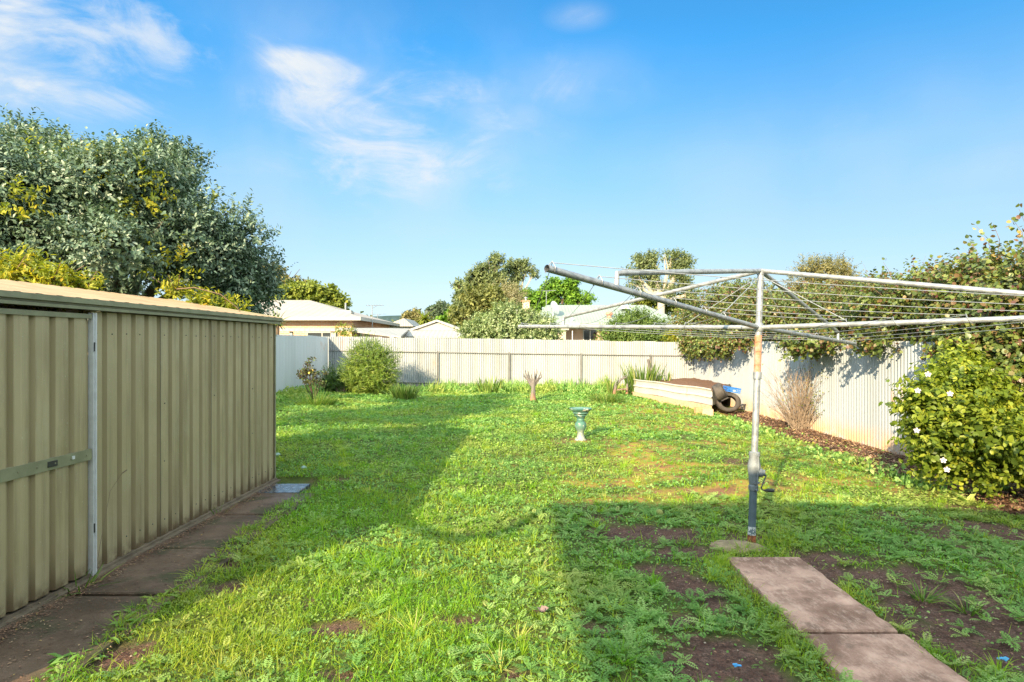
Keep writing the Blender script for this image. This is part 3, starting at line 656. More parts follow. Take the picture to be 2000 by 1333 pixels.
for i in range(19):
    p = A0.lerp(A1, (i+.5)/19.5); M = Matrix.Translation(p-Vector((0,0,.03))) @ Matrix.Rotation(math.atan2(dv.y, dv.x)+random.uniform(-.05,.05), 4, 'Z')
    b.box((-.108,-.05,-.09),(.108,.05,.092), M=M)
tag(b.build('brick_footing', brk), 'row of cream bricks under the front edge of the raised bed', 'bricks')
for (px, py, Y, sx, m_, lb, rz) in ((1364,799,15.0,.085,brk2,'loose orange brick end at the corner of the raised bed',.1),(1382,803,14.6,.12,brk,'loose cream brick lying beside the tyres',-.15)):
    p = at(px, py, Y); M = Matrix.Translation((p.x, p.y, p.z)) @ Matrix.Rotation(rz, 4, 'Z')
    b = MB(); b.box((-sx,-.06,-.14),(sx,.06,.045), M=M); tag(b.build('brick', m_), lb, 'brick')
rub = Mt('old_rubber'); c_ = rub.mix(rub.rng(rub.noise(5, 4, .6), .35, .7), (.030,.028,.028), (.075,.064,.058)); rubm = rub.fin(c_, .75, spec=.3)
def tyre(loc, rot, R_, w, squash, lb, tread):
    prof = [(.60,-.42),(.62,-.48),(.74,-.52),(.88,-.50),(.965,-.42),(1.0,-.25),(1.0,0),(1.0,.25),(.965,.42),(.88,.50),(.74,.52),(.62,.48),(.60,.42),(.66,.40),(.86,.36),(.93,.2),(.93,-.2),(.86,-.36),(.66,-.40)]
    n = 56; M = Matrix.Translation(loc) @ rot; v = []; k = len(prof)
    for i in range(n):
        a = 2*math.pi*i/n
        for q, (r, z) in enumerate(prof):
            rr = r*R_*(.965 if (tread and q in (5,6,7) and i % 2) else 1); zz_ = z*w
            x, y = rr*math.cos(a), rr*math.sin(a); y *= squash; x += .06*R_*math.cos(2*a)*0; zz_ += .05*math.sin(2*a)*w
            v.append(M @ Vector((x, y, zz_)))
    f = [(i*k+j, ((i+1) % n)*k+j, ((i+1) % n)*k+(j+1) % k, i*k+(j+1) % k) for i in range(n) for j in range(k)]
    tag(MB().add(v, f).build('tyre', rubm, smooth=50), lb, 'tyre', 'old tyres by the raised bed')
tyre(Vector((5.27,15.35,.12)), Matrix.Rotation(R(-14), 4, 'Z') @ Matrix.Rotation(R(76), 4, 'X'), .29, .25, .84, 'old car tyre standing open side out, beneath the blue crate', False)
tyre(Vector((5.00,15.17,.40)), Matrix.Rotation(R(-20), 4, 'Z') @ Matrix.Rotation(R(62), 4, 'Y'), .20, .22, 1, 'tyre tilted tread outwards against the end of the raised bed', True)
cb = tag(empty('crate', (5.36,15.38,.372)), 'bright blue plastic crate tipped on top of the tyre', 'crate')
bl = plain('blue_plastic', (.03,.17,.55), .35, var=.3, sc=25)
M = Matrix.Translation((5.36,15.38,.372)) @ Matrix.Rotation(R(10), 4, 'Y') @ Matrix.Rotation(R(8), 4, 'Z')
b = MB(); wx, wy, hz = .165, .12, .115
for (x0, x1, y0, y1) in ((-wx,wx,-wy,-wy+.008),(-wx,wx,wy-.008,wy),(-wx,-wx+.008,-wy+.008,wy-.008),(wx-.008,wx,-wy+.008,wy-.008)):
    for i in range(3): b.box((x0,y0,.0+i*.042),(x1,y1,.022+i*.042), M=M)
for sx in np.linspace(-wx+.003, wx-.018, 7):
    for sy in (-wy-.003, wy-.003): b.box((sx,sy,0.001),(sx+.015,sy+.006,hz-.012), M=M)
b.box((-wx+.009,-wy+.009,0),(wx-.009,wy-.009,.006), M=M); b.build('basket', bl, cb)
b = MB()
for (x0,x1,y0,y1) in ((-wx-.01,wx+.01,-wy-.012,-wy+.010),(-wx-.01,wx+.01,wy-.010,wy+.012),(-wx-.01,-wx+.010,-wy+.0101,wy-.0101),(wx-.010,wx+.01,-wy+.0101,wy-.0101)): b.box((x0,y0,hz-.008),(x1,y1,hz+.008), M=M)
b.build('rim', bl, cb); plate_ = MB(); plate_.box((-.03,-wy-.007,.025),(.03,-wy-.0035,.06), M=M); plate_.build('label', plain('pale_blue', (.45,.6,.85), .5, var=.2), cb)

# ------------------------------------------------------------------ plants
def branchy(mb, p, d, L, r, depth, rs, up=.15, spread=.6, tips=None, nseg=4, n=5):
    pts = [p]; rr = [r]; q = p.copy(); dd = d.copy()
    for i in range(nseg):
        dd = (dd+Vector((rs.uniform(-1,1), rs.uniform(-1,1), rs.uniform(-1,1)))*.14+Vector((0,0,up*.15))).normalized(); q = q+dd*L/nseg; pts.append(q); rr.append(r*(1-.45*(i+1)/nseg))
    mb.tube(pts, rr, n, cap=False)
    if depth == 0:
        if tips is not None: tips.append((q, dd)); tips.append((pts[-2], dd))
        return
    for i in range(rs.choice((2,3,3))):
        e = (dd+Vector((rs.uniform(-1,1), rs.uniform(-1,1), rs.uniform(-.6,1)))*spread+Vector((0,0,up))).normalized()
        branchy(mb, pts[rs.choice((-1,-1,-2))], e, L*rs.uniform(.6,.85), rr[-1]*.8, depth-1, rs, up, spread, tips, nseg, max(3, n-1))

def crown_pts(blobs, n, shell=.4, lump=.22, ls=2.2, seed=1):
    """points in the outer part of a union of ellipsoids, their surface broken by lumps; returns position and outward direction"""
    B = np.array([b[:3] for b in blobs]); Rr = np.array([b[3:6] for b in blobs]); wt = (Rr.prod(1))**(2/3); wt /= wt.sum()
    i = rng.choice(len(B), n*2, p=wt); d = rdir(n*2)
    f = 1-shell*rng.random(n*2)**1.4
    lm = 1+lump*(2*fbm(d[:,0]*ls+i*7.3+d[:,2]*ls*.7, d[:,1]*ls+d[:,2]*ls, seed, 3)-1)
    p = B[i]+d*Rr[i]*(f*lm)[:,None]
    keep = np.ones(n*2, bool)
    for k in range(len(B)):
        q = (((p-B[k])/Rr[k])**2).sum(1); keep &= ~((q < (1-shell)**2*.8) & (i != k))
    p = p[keep][:n]; d = d[keep][:n]
    return p, unit(d/ (Rr[i][keep][:n]))
def cluster(blobs, k, f, sd=1, core=.55):
    r = np.random.default_rng(sd); out_ = []
    for b in blobs:
        n = max(3, int(k)); d = unit(r.normal(size=(n,3))+np.array([0,-.25,.25])); q = r.uniform(.30,.86,n)**.7
        for i in range(n):
            s_ = f*r.uniform(.6,1.35); out_.append((b[0]+d[i,0]*b[3]*q[i], b[1]+d[i,1]*b[4]*q[i], b[2]+d[i,2]*b[5]*q[i], b[3]*s_, b[4]*s_, b[5]*s_*.85))
        out_.append((b[0], b[1], b[2], b[3]*core, b[4]*core, b[5]*core))
    return out_
def spray(p, d, k, tl, up=.25, jit=.35):
    """k leaf positions along a twig starting at each point"""
    n = len(p); td = unit(d*.8+rdir(n)*jit+np.array([0,0,up])); j = (np.arange(k)+.5)/k
    pos = (p[:,None,:]+td[:,None,:]*(j[None,:,None]*np.broadcast_to(tl,(n,))[:,None,None])).reshape(-1,3); T = np.repeat(td, k, 0)
    side = unit(np.cross(T, rdir(len(T)))); ld_ = unit(T*.55+side*.85); nn = unit(T*.7-side*.3+rdir(len(T))*.5+np.array([0,0,.5]))
    return pos, ld_, nn, T
def foliage(name, blobs, ntw, k, tl, L, W, mat, parent=None, T=LEAF, up=.25, shell=.4, lump=.22, seed=1, sizev=.3, twigs=None, bend=-.1, fill=0, ls=2.2, rmix=.25, droop=0, cl=None):
    if cl: blobs = cluster(blobs, cl[0], cl[1], seed, cl[2] if len(cl) > 2 else .55)
    p, d = crown_pts(blobs, ntw, shell, lump, seed=seed, ls=ls); pos, ldr, nn, tw = spray(p, d, k, tl*rng.uniform(.6,1.3,len(p)), up)
    n = len(pos); r = np.clip(np.repeat(rng.random(len(p)), k)*(1-rmix)+rng.random(n)*rmix, 0, 1)
    if droop: ldr = unit(ldr+np.array([0,0,-droop]))
    s = rng.uniform(1-sizev, 1+sizev, n)
    parts = [(T, pos, ldr, nn, L*s, W*s, bend, r)]
    if fill:
        q, dd = crown_pts(blobs, fill, .75, 0, seed=seed+3); m = len(q); parts.append((RHOMB, q, rdir(m), rdir(m), L*2.2, W*2.4, 0, rng.random(m)*.3))
    if name is None: return parts
    return leaves(name, parts, mat, parent)
def bl(px, py, Y, rx, rz, ry=None):
    """ellipsoid blob from a photo pixel, a distance and radii in photo pixels"""
    c = at(px, py, Y); s = Y/F; return (c.x, c.y, c.z, rx*s, (ry if ry else (rx+rz)/2)*s, rz*s)
def tree(name, label, cat, px, Y, blobs, trunk_r, mat, n, k, tl, L, W, tm=bark, group=None, T=RHOMB, depth=3, **kw):
    x = (px-CX)/F*Y; tr = tag(empty(name, (x, Y, 0)), label, cat, group)
    rs = random.Random(int(px)); B = [Vector(b[:3]) for b in blobs]; mb = MB(); cen = sum(B, Vector())/len(B)
    zf = min(b[2]-b[5]*.7 for b in blobs); fork = Vector((x*.5+cen.x*.5, Y, max(.35*cen.z, min(zf, cen.z*.7))))
    mb.tube([(x,Y,-.1),(x*.9+fork.x*.1, Y, fork.z*.5), fork], [trunk_r*1.25, trunk_r, trunk_r*.85], 9)
    for b_, bb_ in zip(B, blobs):
        mid = fork.lerp(b_, .5)+Vector((rs.uniform(-.1,.1), rs.uniform(-.1,.1), .1))*bb_[3]
        mb.tube([fork, mid, b_+Vector((0,0,-bb_[5]*.2))], [trunk_r*.6, trunk_r*.4, trunk_r*.22], 6)
        for j in range(6):
            e = Vector((rs.uniform(-1,1), rs.uniform(-1,1), rs.uniform(-.3,1))); q = b_+Vector((e.x*bb_[3], e.y*bb_[4], e.z*bb_[5]))*.85
            st_ = mid.lerp(b_, rs.random()); mb.tube([st_, st_.lerp(q,.5)+Vector((0,0,.1*bb_[5])), q], [trunk_r*.22, trunk_r*.13, trunk_r*.05], 4, cap=False)
    mb.build('trunk', tm, tr, smooth=True)
    kw.setdefault('cl', (12,.23,.30)); kw['fill'] = int(kw.get('fill', 0)*.35); tl = tl*.62 if cat == 'tree' and name != 'silver_leaf_tree' else tl; foliage('crown', blobs, n, k, tl, L, W, mat, tr, T=T, **kw)
    return tr

# silver-leaved tree behind the shed
silver = leafmat('silver_leaf', [(0,(.045,.085,.048)),(.35,(.095,.155,.095)),(.7,(.165,.235,.155)),(1,(.31,.36,.27))], transl=.22, rough=.42, tcol=(1.1,1.2,.7), spec=.5)
yel = leafmat('yellow_vine_leaf', [(0,(.10,.15,.02)),(.5,(.26,.29,.03)),(.85,(.46,.42,.04)),(1,(.55,.33,.03))], transl=.45, rough=.5)
SB_ = [bl(60,430,7.6,150,140),bl(230,395,8.0,140,110),bl(130,345,8.6,110,75),bl(290,395,8.6,95,105),bl(380,480,8.4,100,110),bl(445,520,8.8,80,95),bl(490,560,9.2,42,75),bl(230,500,7.8,170,110),bl(-60,440,7.2,140,160),bl(460,600,9.0,62,60),bl(320,330,9.2,60,55),bl(20,320,8.6,90,55)]
feij = tree('silver_leaf_tree', 'large grey green silvery leaved tree rising behind the shed', 'tree', 180, 8.9, SB_, .16, silver, 16500, 9, .26, .053, .029, T=LEAF, shell=.55, lump=.4, sizev=.35, up=.35, seed=11, fill=3500, ls=3.2, cl=(9,.36))
for (px, py, a) in ((60,250,1.2),(150,236,.9),(210,240,1.1),(280,262,1.6),(330,290,1.2),(400,395,.9),(480,405,1.2),(520,455,1.0),(533,500,1.0),(535,540,.8),(110,255,.8),(20,245,.8)): pass
yb = [bl(235,330,7.6,55,28),bl(85,318,7.7,50,22),bl(30,400,6.7,30,22),bl(275,375,7.5,34,24),bl(415,415,8.2,14,16),bl(330,520,7.3,26,18),bl(200,455,7.2,20,14)]
foliage('yellow_shoots', yb, 170, 8, .26, .06, .028, yel, feij, T=LEAF, seed=14, lump=.5)
vb = [bl(20,545,6.0,45,16),bl(100,558,6.1,45,14),bl(165,572,6.2,34,10),bl(60,530,6.2,22,14),bl(395,600,7.3,22,9),bl(440,610,7.5,32,9),bl(345,575,7.4,10,12)]
vine = tag(empty('yellow_vine', (-4.9,6.3,0)), 'yellow green vine spilling over the back of the shed roof', 'vine')
foliage('leaves', vb, 620, 8, .17, .060, .022, yel, vine, T=LEAF, seed=15, lump=.5, up=.4, cl=(7,.4))
vs = MB()
for i in range(16):
    bq = random.choice(vb); c = Vector(bq[:3]); r0 = Vector((c.x-.3, c.y+.3, .0))
    vs.tube([r0, r0.lerp(c,.5)+Vector((-.1,.1,.2)), c, c+Vector((random.uniform(-.3,.3), random.uniform(-.3,.1), .2))], [.012,.009,.006,.003], 5, cap=False)
a_, b_ = at(345,565,6.6), at(478,622,6.9); vs.tube([a_, at(380,562,6.6), at(430,575,6.7), at(462,600,6.8), b_], .005, 5)
vs.build('stems', twig_m, vine, smooth=True)

# creeper over the right fence
creep = leafmat('creeper_leaf', [(0,(.045,.075,.02)),(.35,(.10,.15,.035)),(.60,(.19,.235,.06)),(.72,(.19,.13,.055)),(.86,(.13,.05,.045)),(.95,(.32,.25,.07)),(1,(.60,.50,.22))], transl=.3, rough=.42, spec=.5, tcol=(1.3,1.1,.5))
def hx(px): return F*6.25/(px-CX)     # distance along the fence for a pixel column
CB = []
for (px, pt, pb) in ((1345,600,688),(1372,575,685),(1400,560,690),(1430,550,672),(1460,552,665),(1492,585,660),(1525,588,668),(1560,570,672),(1600,572,668),(1650,560,664),(1700,548,660),(1745,540,660),(1790,538,658),(1835,535,660),(1870,530,672),(1900,515,680),(1935,488,700),(1975,470,710),(2030,450,720),(2120,420,740),(2250,430,760)):
    Y = hx(px); c = at(px, (pt+pb)/2, Y); CB.append((c.x+.25, c.y, c.z, .85, .75, (pb-pt)/2*Y/F))
cr_ = tag(empty('creeper', (6.5,12,-.19)), 'rusty green creeper with yellow flecks sprawling over the right fence', 'creeper')
foliage('leaves', CB, 19000, 8, .28, .050, .043, creep, cr_, T=ROUND, shell=.5, lump=.36, seed=21, up=.05, sizev=.4, fill=3000, ls=3.0, rmix=.6, cl=(8,.38))
# low hanging fringe in front of the fence
fr_b = []
for (px, pt, pb, Y) in ((1350,640,694,20.3),(1375,640,697,19.0),(1405,645,694,17.6),(1440,650,676,16.0),(1570,650,690,12.2),(1600,650,676,11.6),(1700,650,672,10.2),(1925,660,760,7.8),(1955,650,820,7.7),(1990,660,850,7.5),(2040,660,860,7.3),(1880,640,700,8.1)):
    c = at(px, (pt+pb)/2, Y); fr_b.append((min(c.x,6.0), c.y, c.z, .30, .5, (pb-pt)/2*Y/F))
foliage('hanging_leaves', fr_b+[bl(1960,740,7.6,60,70,40),bl(2010,800,7.4,50,80,40),bl(1900,700,7.8,40,40,30)], 3400, 8, .22, .058, .05, creep, cr_, T=ROUND, shell=.8, lump=.4, seed=22, up=-.2, sizev=.35, fill=500, rmix=.6)
st = MB(); rs = random.Random(4)
for i in range(60):
    y0 = rs.uniform(7,20); p = Vector((6.3+rs.uniform(-.1,.5), y0, 1.3)); branchy(st, p, Vector((rs.uniform(-.5,.3), rs.uniform(-.5,.5), 1)).normalized(), rs.uniform(.5,.8), .012, 2, rs, .1, .8)
for y0 in (7.6,8.6,9.9,11.4,13.2,15.5,18): st.tube([(6.35,y0,-.2),(6.4,y0+.1,.9),(6.35,y0,1.6),(6.4,y0-.2,2.2)], [.05,.04,.035,.02], 7)
# arching shoots above the crown
tips = []
for (px, py) in ((1890,465),(1905,440),(1940,438),(1975,425),(1990,408),(1870,490),(1820,502),(1780,505),(1725,512),(1880,520)):
    Y = hx(px); q = at(px, py, Y); p = q+Vector((.15, rs.uniform(-.2,.2), -.6)); m_ = p.lerp(q,.6)+Vector((.06,0,.05)); st.tube([p, m_, q], [.006,.004,.002], 4, cap=False)
    for u in np.linspace(.3,1,7): tips.append(p.lerp(q,u)+Vector((rs.uniform(-.04,.04),)*3))
st.build('stems', twig_m, cr_, smooth='full')
tp_ = np.array([tuple(t) for t in tips]); leaves('shoot_leaves', [(ROUND, np.repeat(tp_,2,0)+rng.normal(0,.02,(len(tp_)*2,3)), rdir(len(tp_)*2), rdir(len(tp_)*2), .06, .05, -.1, rng.random(len(tp_)*2))], creep, cr_)

# hibiscus with white flowers
hib = leafmat('hibiscus_leaf', [(0,(.05,.085,.014)),(.4,(.14,.20,.022)),(.75,(.27,.32,.032)),(1,(.40,.40,.05))], transl=.38, rough=.45, spec=.3)
hp = P(1880, 950); hb_ = tag(empty('hibiscus_bush', hp), 'bright green hibiscus bush with a few white flowers at right', 'bush')
Yh = 6.9
HB = [bl(1885,830,Yh,86,74,105),bl(1835,835,Yh,62,72,75),bl(1965,880,Yh-.1,80,62,90),bl(1845,755,Yh+.2,46,46,60),bl(1905,790,Yh+.2,50,44,60),bl(1795,790,Yh,36,40,45),bl(1790,870,Yh,35,45,45),bl(1860,900,Yh,60,40,70),bl(2040,880,Yh-.2,80,80,90),bl(1850,715,Yh+.4,26,22,30)]
HB = [(x+.10, y, z, a*.93, b, c*.95) for x, y, z, a, b, c in HB]
foliage('leaves', HB, 2700, 9, .26, .058, .042, hib, hb_, T=LEAF, shell=.5, lump=.6, seed=31, up=.25, sizev=.4, fill=1200, ls=3, rmix=.4, bend=-.25, cl=(8,.36))
st = MB(); rs = random.Random(14)
for i in range(16): branchy(st, hp+Vector((rs.uniform(-.25,.35), rs.uniform(-.1,.3), .0)), Vector((rs.uniform(-.6,.6), rs.uniform(-.6,.5), 1)).normalized(), .5, .014, 2, rs, .2, .6)
st.build('stems', twig_m, hb_, smooth='full')
fw = plain('white_petal', (.55,.50,.52), .6, var=.08); fwc = plain('flower_heart', (.45,.06,.12), .6)
for (px, py) in ((1855,770),(1812,732),(1792,764),(1842,900),(1849,918),(1790,842)):
    c = at(px, py, 6.32); b = MB(); face = Vector((-.35,-.85,.35)).normalized(); s1 = face.orthogonal().normalized(); s2 = face.cross(s1)
    for i in range(5):
        a = i*2*math.pi/5; d = s1*math.cos(a)+s2*math.sin(a); e = -s1*math.sin(a)+s2*math.cos(a); rr = .027
        b.add([c, c+d*rr*.5+e*rr*.32+face*.008, c+d*rr*.95+e*rr*.34+face*.016, c+d*rr*1.12+face*.010, c+d*rr*.95-e*rr*.34+face*.016, c+d*rr*.5-e*rr*.32+face*.008], [(0,1,2,3),(0,3,4,5)])
    b.tube([c, c+face*.02], .004, 5, m=1); b.build('flower', [fw, fwc], hb_)

# twiggy bare shrub
tb = P(1562,840); tw = tag(empty('bare_shrub', tb), 'leafless twiggy brown shrub against the right fence', 'shrub')
straw = plain('dry_twig', (.25,.185,.135), .85, var=.5, sc=20); mb = MB(); rs = random.Random(77); tp2 = []
for i in range(120):
    a = rs.uniform(0,6.28); sp_ = abs(rs.gauss(0,.46)); d = Vector((math.cos(a)*sp_, math.sin(a)*sp_*.8, 1)).normalized(); L = rs.uniform(.6,1.5)*(1-.3*sp_)
    p = tb+Vector((rs.gauss(0,.09), rs.gauss(0,.07), -.02)); pts = [p]; dd = d
    for j in range(5): dd = (dd+Vector((rs.uniform(-1,1), rs.uniform(-1,1), rs.uniform(-.4,.4)))*.11+Vector((math.cos(a),math.sin(a),-.25))*.03).normalized(); pts.append(pts[-1]+dd*L/5)
    mb.tube(pts, [.0065,.0055,.0045,.0038,.003,.0018], 4, cap=False)
    for j in range(5):
        q = pts[rs.choice((2,3,4,5))]; e = (dd+Vector((rs.uniform(-1,1), rs.uniform(-1,1), rs.uniform(-.3,.8)))*.6).normalized(); l2 = rs.uniform(.12,.34)
        q2 = q+e*l2*.5+Vector((rs.uniform(-.02,.02),)*3); mb.tube([q, q2, q+e*l2], [.0032,.0025,.0015], 3, cap=False); tp2.append(tuple(q+e*l2))
mb.build('twigs', straw, tw)
tp2 = np.array(tp2); sel = tp2[(tp2[:,0] > tb.x+.15) | (rng.random(len(tp2)) < .06)]; n = len(sel)*2
leaves('leaves', [(LEAF, np.repeat(sel,2,0)+rng.normal(0,.03,(n,3)), rdir(n), rdir(n), .035, .022, -.1, rng.random(n))], yel, tw)

# blade-leaved clumps
iris_m = leafmat('iris_leaf', [(0,(.05,.10,.02)),(.5,(.12,.20,.035)),(.9,(.22,.29,.07)),(1,(.45,.38,.18))], transl=.3, rough=.45)
def clump(name, label, cat, p, n, h, rad, wd, mat, spread=.35, bend=-.35, group=None, T=BLADE):
    a = rng.random(n)*6.283; r = rad*np.sqrt(rng.random(n)); pos = np.stack([p.x+r*np.cos(a), p.y+r*np.sin(a), np.full(n, p.z-.02)], 1)
    t = spread*(r/rad*.8+.2)*rng.uniform(.3,1.2,n); d = np.stack([np.cos(a)*t, np.sin(a)*t, np.ones(n)], 1)+rng.normal(0,.06,(n,3)); nn = np.stack([-np.cos(a),-np.sin(a),np.zeros(n)],1)+rng.normal(0,.5,(n,3))
    L = h*rng.uniform(.55,1.1,n)
    o = leaves(name, [(T, pos, d, nn, L, wd*rng.uniform(.7,1.2,n), bend*rng.uniform(0,1.2,n), rng.random(n))], mat); tag(o, label, cat, group); return o
clump('iris_clump', 'upright iris clump just left of the second fence post', 'iris', at(958,770,19.9), 110, .62, .34, .045, iris_m)
clump('iris_clump', 'short iris clump on the lawn right of the round bush', 'iris', P(790,781), 190, .50, .30, .034, iris_m, .55)
clump('iris_clump', 'tall iris clump behind the left end of the raised bed', 'iris', Vector((4.15,19.9,.05)), 150, 1.0, .52, .05, iris_m, .25)
clump('iris_clump', 'thin pale iris shoots beside the dry arching branch', 'iris', at(1194,768,19.3), 26, .62, .12, .04, iris_m, .3)
clump('iris_clump', 'few iris leaves at the right end of the raised bed', 'iris', at(1305,744,19.6), 14, .35, .16, .04, iris_m, .3)
grs = leafmat('long_grass', [(0,(.045,.10,.015)),(.5,(.10,.19,.025)),(.9,(.20,.28,.05)),(1,(.34,.30,.12))], transl=.4, rough=.5)
clump('grass_tuft', 'long dark grass tuft around the foot of the rose', 'grass tuft', P(617,792), 420, .42, .36, .012, grs, 1.1, -.7)
clump('grass_tuft', 'grass tuft growing against the shed near its door', 'grass tuft', P(150,1150), 34, .20, .09, .009, grs, 1.2, -.7)
clump('grass_tuft', 'small grass tuft at the shed base beyond the door', 'grass tuft', P(428,1003), 26, .17, .07, .008, grs, 1.0, -.6)
clump('grass_tuft', 'reddish tipped weedy tuft near the dry branch', 'grass tuft', P(1187,786), 330, .36, .40, .013, grs, .9, -.6)
for i, (px, py, h_, n_, lb) in enumerate(((1565,1148,.14,40,'larger pale grass tuft on the bare soil right of the path'),(1800,1165,.15,46,'wide pale grass tuft on bare soil'),(1890,1190,.13,34,'pale spiky grass tuft further right on bare soil'),(1965,1175,.13,16,'sparse grass tuft by the right edge of the picture'))):
    if i: clump('grass_tuft', lb, 'grass tuft', P(px, py), n_, h_, .06, .008, grs, 1.6, -.7)
sk = MB(); p = P(160,1120); q = at(232,890,p.y-.1); sk.tube([P(185,1125), at(200,1040,p.y), at(215,960,p.y), at(238,925,p.y)], .0016, 4); sk.tube([at(238,925,p.y), at(248,918,p.y)], .004, 4)
tag(sk.build('seed_stalk', straw), 'single dry seed stalk leaning against the shed door', 'grass stalk')

# round green bush and shaded companion
bush_m = leafmat('feathery_green', [(0,(.06,.11,.018)),(.45,(.14,.22,.03)),(.8,(.23,.31,.045)),(1,(.36,.36,.10))], transl=.35, rough=.5)
def bushthing(name, label, cat, base_, blobs, mat, n, k, tl, L, W, T=BLADE2, stems=10, sh=.55, **kw):
    e = tag(empty(name, base_), label, cat); foliage('foliage', blobs, n, k, tl, L, W, mat, e, T=T, shell=sh, **kw)
    mb = MB(); rs = random.Random(len(label))
    for i in range(stems):
        b = rs.choice(blobs); mb.tube([Vector(base_)+Vector((rs.uniform(-.1,.1), rs.uniform(-.1,.1), -.03)), Vector(base_).lerp(Vector(b[:3]), .5)+Vector((rs.uniform(-.1,.1),)*3), Vector(b[:3])], [.02,.014,.007], 5, cap=False)
    mb.build('stems', twig_m, e, smooth='full'); return e
YB = 18.9; pb_ = P(722,768)
bushthing('round_bush', 'rounded feathery light green bush before the back fence', 'bush', pb_, [bl(722,716,YB,44,46),bl(716,698,YB,32,32),bl(748,722,YB,24,36),bl(700,735,YB,22,28),bl(735,745,YB,30,20)], bush_m, 3000, 7, .26, .075, .012, seed=41, up=.1, lump=.3, fill=1500, sizev=.4)
dk = leafmat('dark_weed', [(0,(.035,.075,.014)),(.6,(.08,.15,.025)),(1,(.15,.22,.04))], transl=.35)
bushthing('low_bush', 'low dark green bush in the shaded fence corner', 'bush', P(668,768), [bl(665,742,19.4,34,24),bl(690,748,19.4,26,18),bl(648,750,19.3,24,15)], dk, 1100, 7, .24, .075, .014, seed=42, lump=.35, fill=400)
# rose
rp = P(612,782); rose = tag(empty('rose_bush', rp), 'thin leggy rose bush with one yellow bloom by the left fence', 'rose'); mb = MB(); rs = random.Random(5); tips = []
for (px, py) in ((592,712),(604,708),(588,735),(618,735),(627,740),(600,745)):
    q = at(px, py, rp.y); m_ = rp.lerp(q,.5)+Vector((rs.uniform(-.04,.04),0,0)); mb.tube([rp, m_, q], [.016,.011,.006], 6)
    for j in range(5): branchy(mb, m_.lerp(q, rs.random()), Vector((rs.uniform(-1,1), rs.uniform(-1,1), rs.uniform(0,1))).normalized(), .14, .005, 1, rs, .2, .7, tips)
mb.build('stems', plain('dark_cane', (.06,.035,.03), .7), rose, smooth='full')
tt = np.array([tuple(t[0]) for t in tips]); n = len(tt)*4
rosel = leafmat('rose_leaf', [(0,(.05,.035,.02)),(.5,(.08,.07,.03)),(1,(.10,.16,.04))], transl=.2)
leaves('leaves', [(ROUND, np.repeat(tt,4,0)+rng.normal(0,.035,(n,3)), rdir(n), rdir(n), .05, .04, -.1, rng.random(n))], rosel, rose)
yrm = plain('yellow_petal', (.75,.55,.12), .6)
for c in (at(604,729,rp.y-.1), at(611,724,rp.y)):
    b = MB(); b.lathe([(.03*math.sin(a), -.03*math.cos(a)) for a in np.linspace(.01,3.13,7)], c, 9); b.build('bloom', yrm, rose, smooth='full')
# weathered stump
sp0 = P(1041,783); stump = MB(); rs = random.Random(12)
grey_w = Mt('weathered_wood'); c_ = grey_w.mix(grey_w.rng(grey_w.noise(18,5,.7,stretch=(1,1,.2)), .35, .7), (.18,.16,.15), (.06,.052,.048)); s_ = grey_w.z(); c_ = grey_w.mix(grey_w.rng(s_[2],-.02,.28,.9,0), c_, (.30,.14,.08)); gwm = grey_w.fin(c_, .9, bump=grey_w.noise(30,4,.7,stretch=(1,1,.15)), bs=.8, bd=.02)
stump.tube([sp0+Vector((0,0,-.05)), sp0+Vector((0,0,.10)), sp0+Vector((.01,0,.30)), sp0+Vector((0,0,.50))], [.095,.075,.055,.07], 12)
for (dx, h, l) in ((-.16,.84,.0),(-.10,.80,.05),(-.03,.74,.0),(.04,.82,-.05),(.09,.86,.04),(.16,.80,0),(.19,.72,.03),(-.19,.74,.02),(.12,.62,-.04)):
    q = sp0+Vector((dx, l, h)); q.x += dx*.35; stump.tube([sp0+Vector((dx*.2,0,.40)), sp0+Vector((dx*.8, l*.5, .58)), q-Vector((dx*.1,0,.08)), q+Vector((rs.uniform(-.02,.02),0,0))], [.036,.026,.017,.007], 7)
tag(stump.build('tree_stump', gwm, smooth=50), 'grey weathered branching stump standing on the lawn', 'stump')
# leaning old timber and dry arching branch
pb2 = at(1268,742,19.7); b = MB(); b.tube([pb2-Vector((0,0,.4)), at(1268,712,19.7), at(1266,702,19.7)], [.05,.05,.04], 6); tag(b.build('timber_stake', gwm), 'short weathered timber stake among the tall irises', 'stake')
b = MB(); Yb = 19.2; b.tube([at(1199,772,Yb), at(1203,752,Yb), at(1213,741,Yb), at(1224,737,Yb)], [.05,.045,.035,.02], 7); b.tube([at(1201,760,Yb), at(1210,744,Yb), at(1222,733,Yb)], [.03,.022,.01], 6); b.tube([at(1224,770,Yb+.2), at(1225,750,Yb+.2)], [.04,.03], 6); b.tube([at(1205,762,Yb), at(1222,760,Yb)], .025, 6)
tag(b.build('dry_branch', gwm, smooth=50), 'dry grey branch arching over beside the raised bed', 'branch')

# ------------------------------------------------------------------ lawn: blades, fern-like weeds, clover
lawn_m = leafmat('lawn_blade', [(0,(.10,.27,.014)),(.5,(.22,.43,.022)),(.85,(.37,.52,.045)),(.95,(.52,.54,.15)),(1,(.60,.52,.32))], patch=(.42,.62,[(0,(.17,.30,.02)),(.6,(.41,.49,.05)),(1,(.58,.54,.18))]), pscale=.8, transl=.5, rough=.6, spec=.2)
weed_m = leafmat('weed_leaf', [(0,(.10,.24,.055)),(.5,(.24,.43,.115)),(.9,(.39,.54,.19)),(1,(.54,.53,.20))], patch=(.45,.65,[(0,(.19,.31,.06)),(1,(.48,.52,.15))]), pscale=.7, transl=.42, rough=.6, spec=.22)
def frust(n, y0, y1, mg=.4):
    y = y0+(y1-y0)*rng.random(n); hw = .83*y+mg; x = (rng.random(n)*2-1)*hw; return x, y, (2*hw).mean()*(y1-y0)
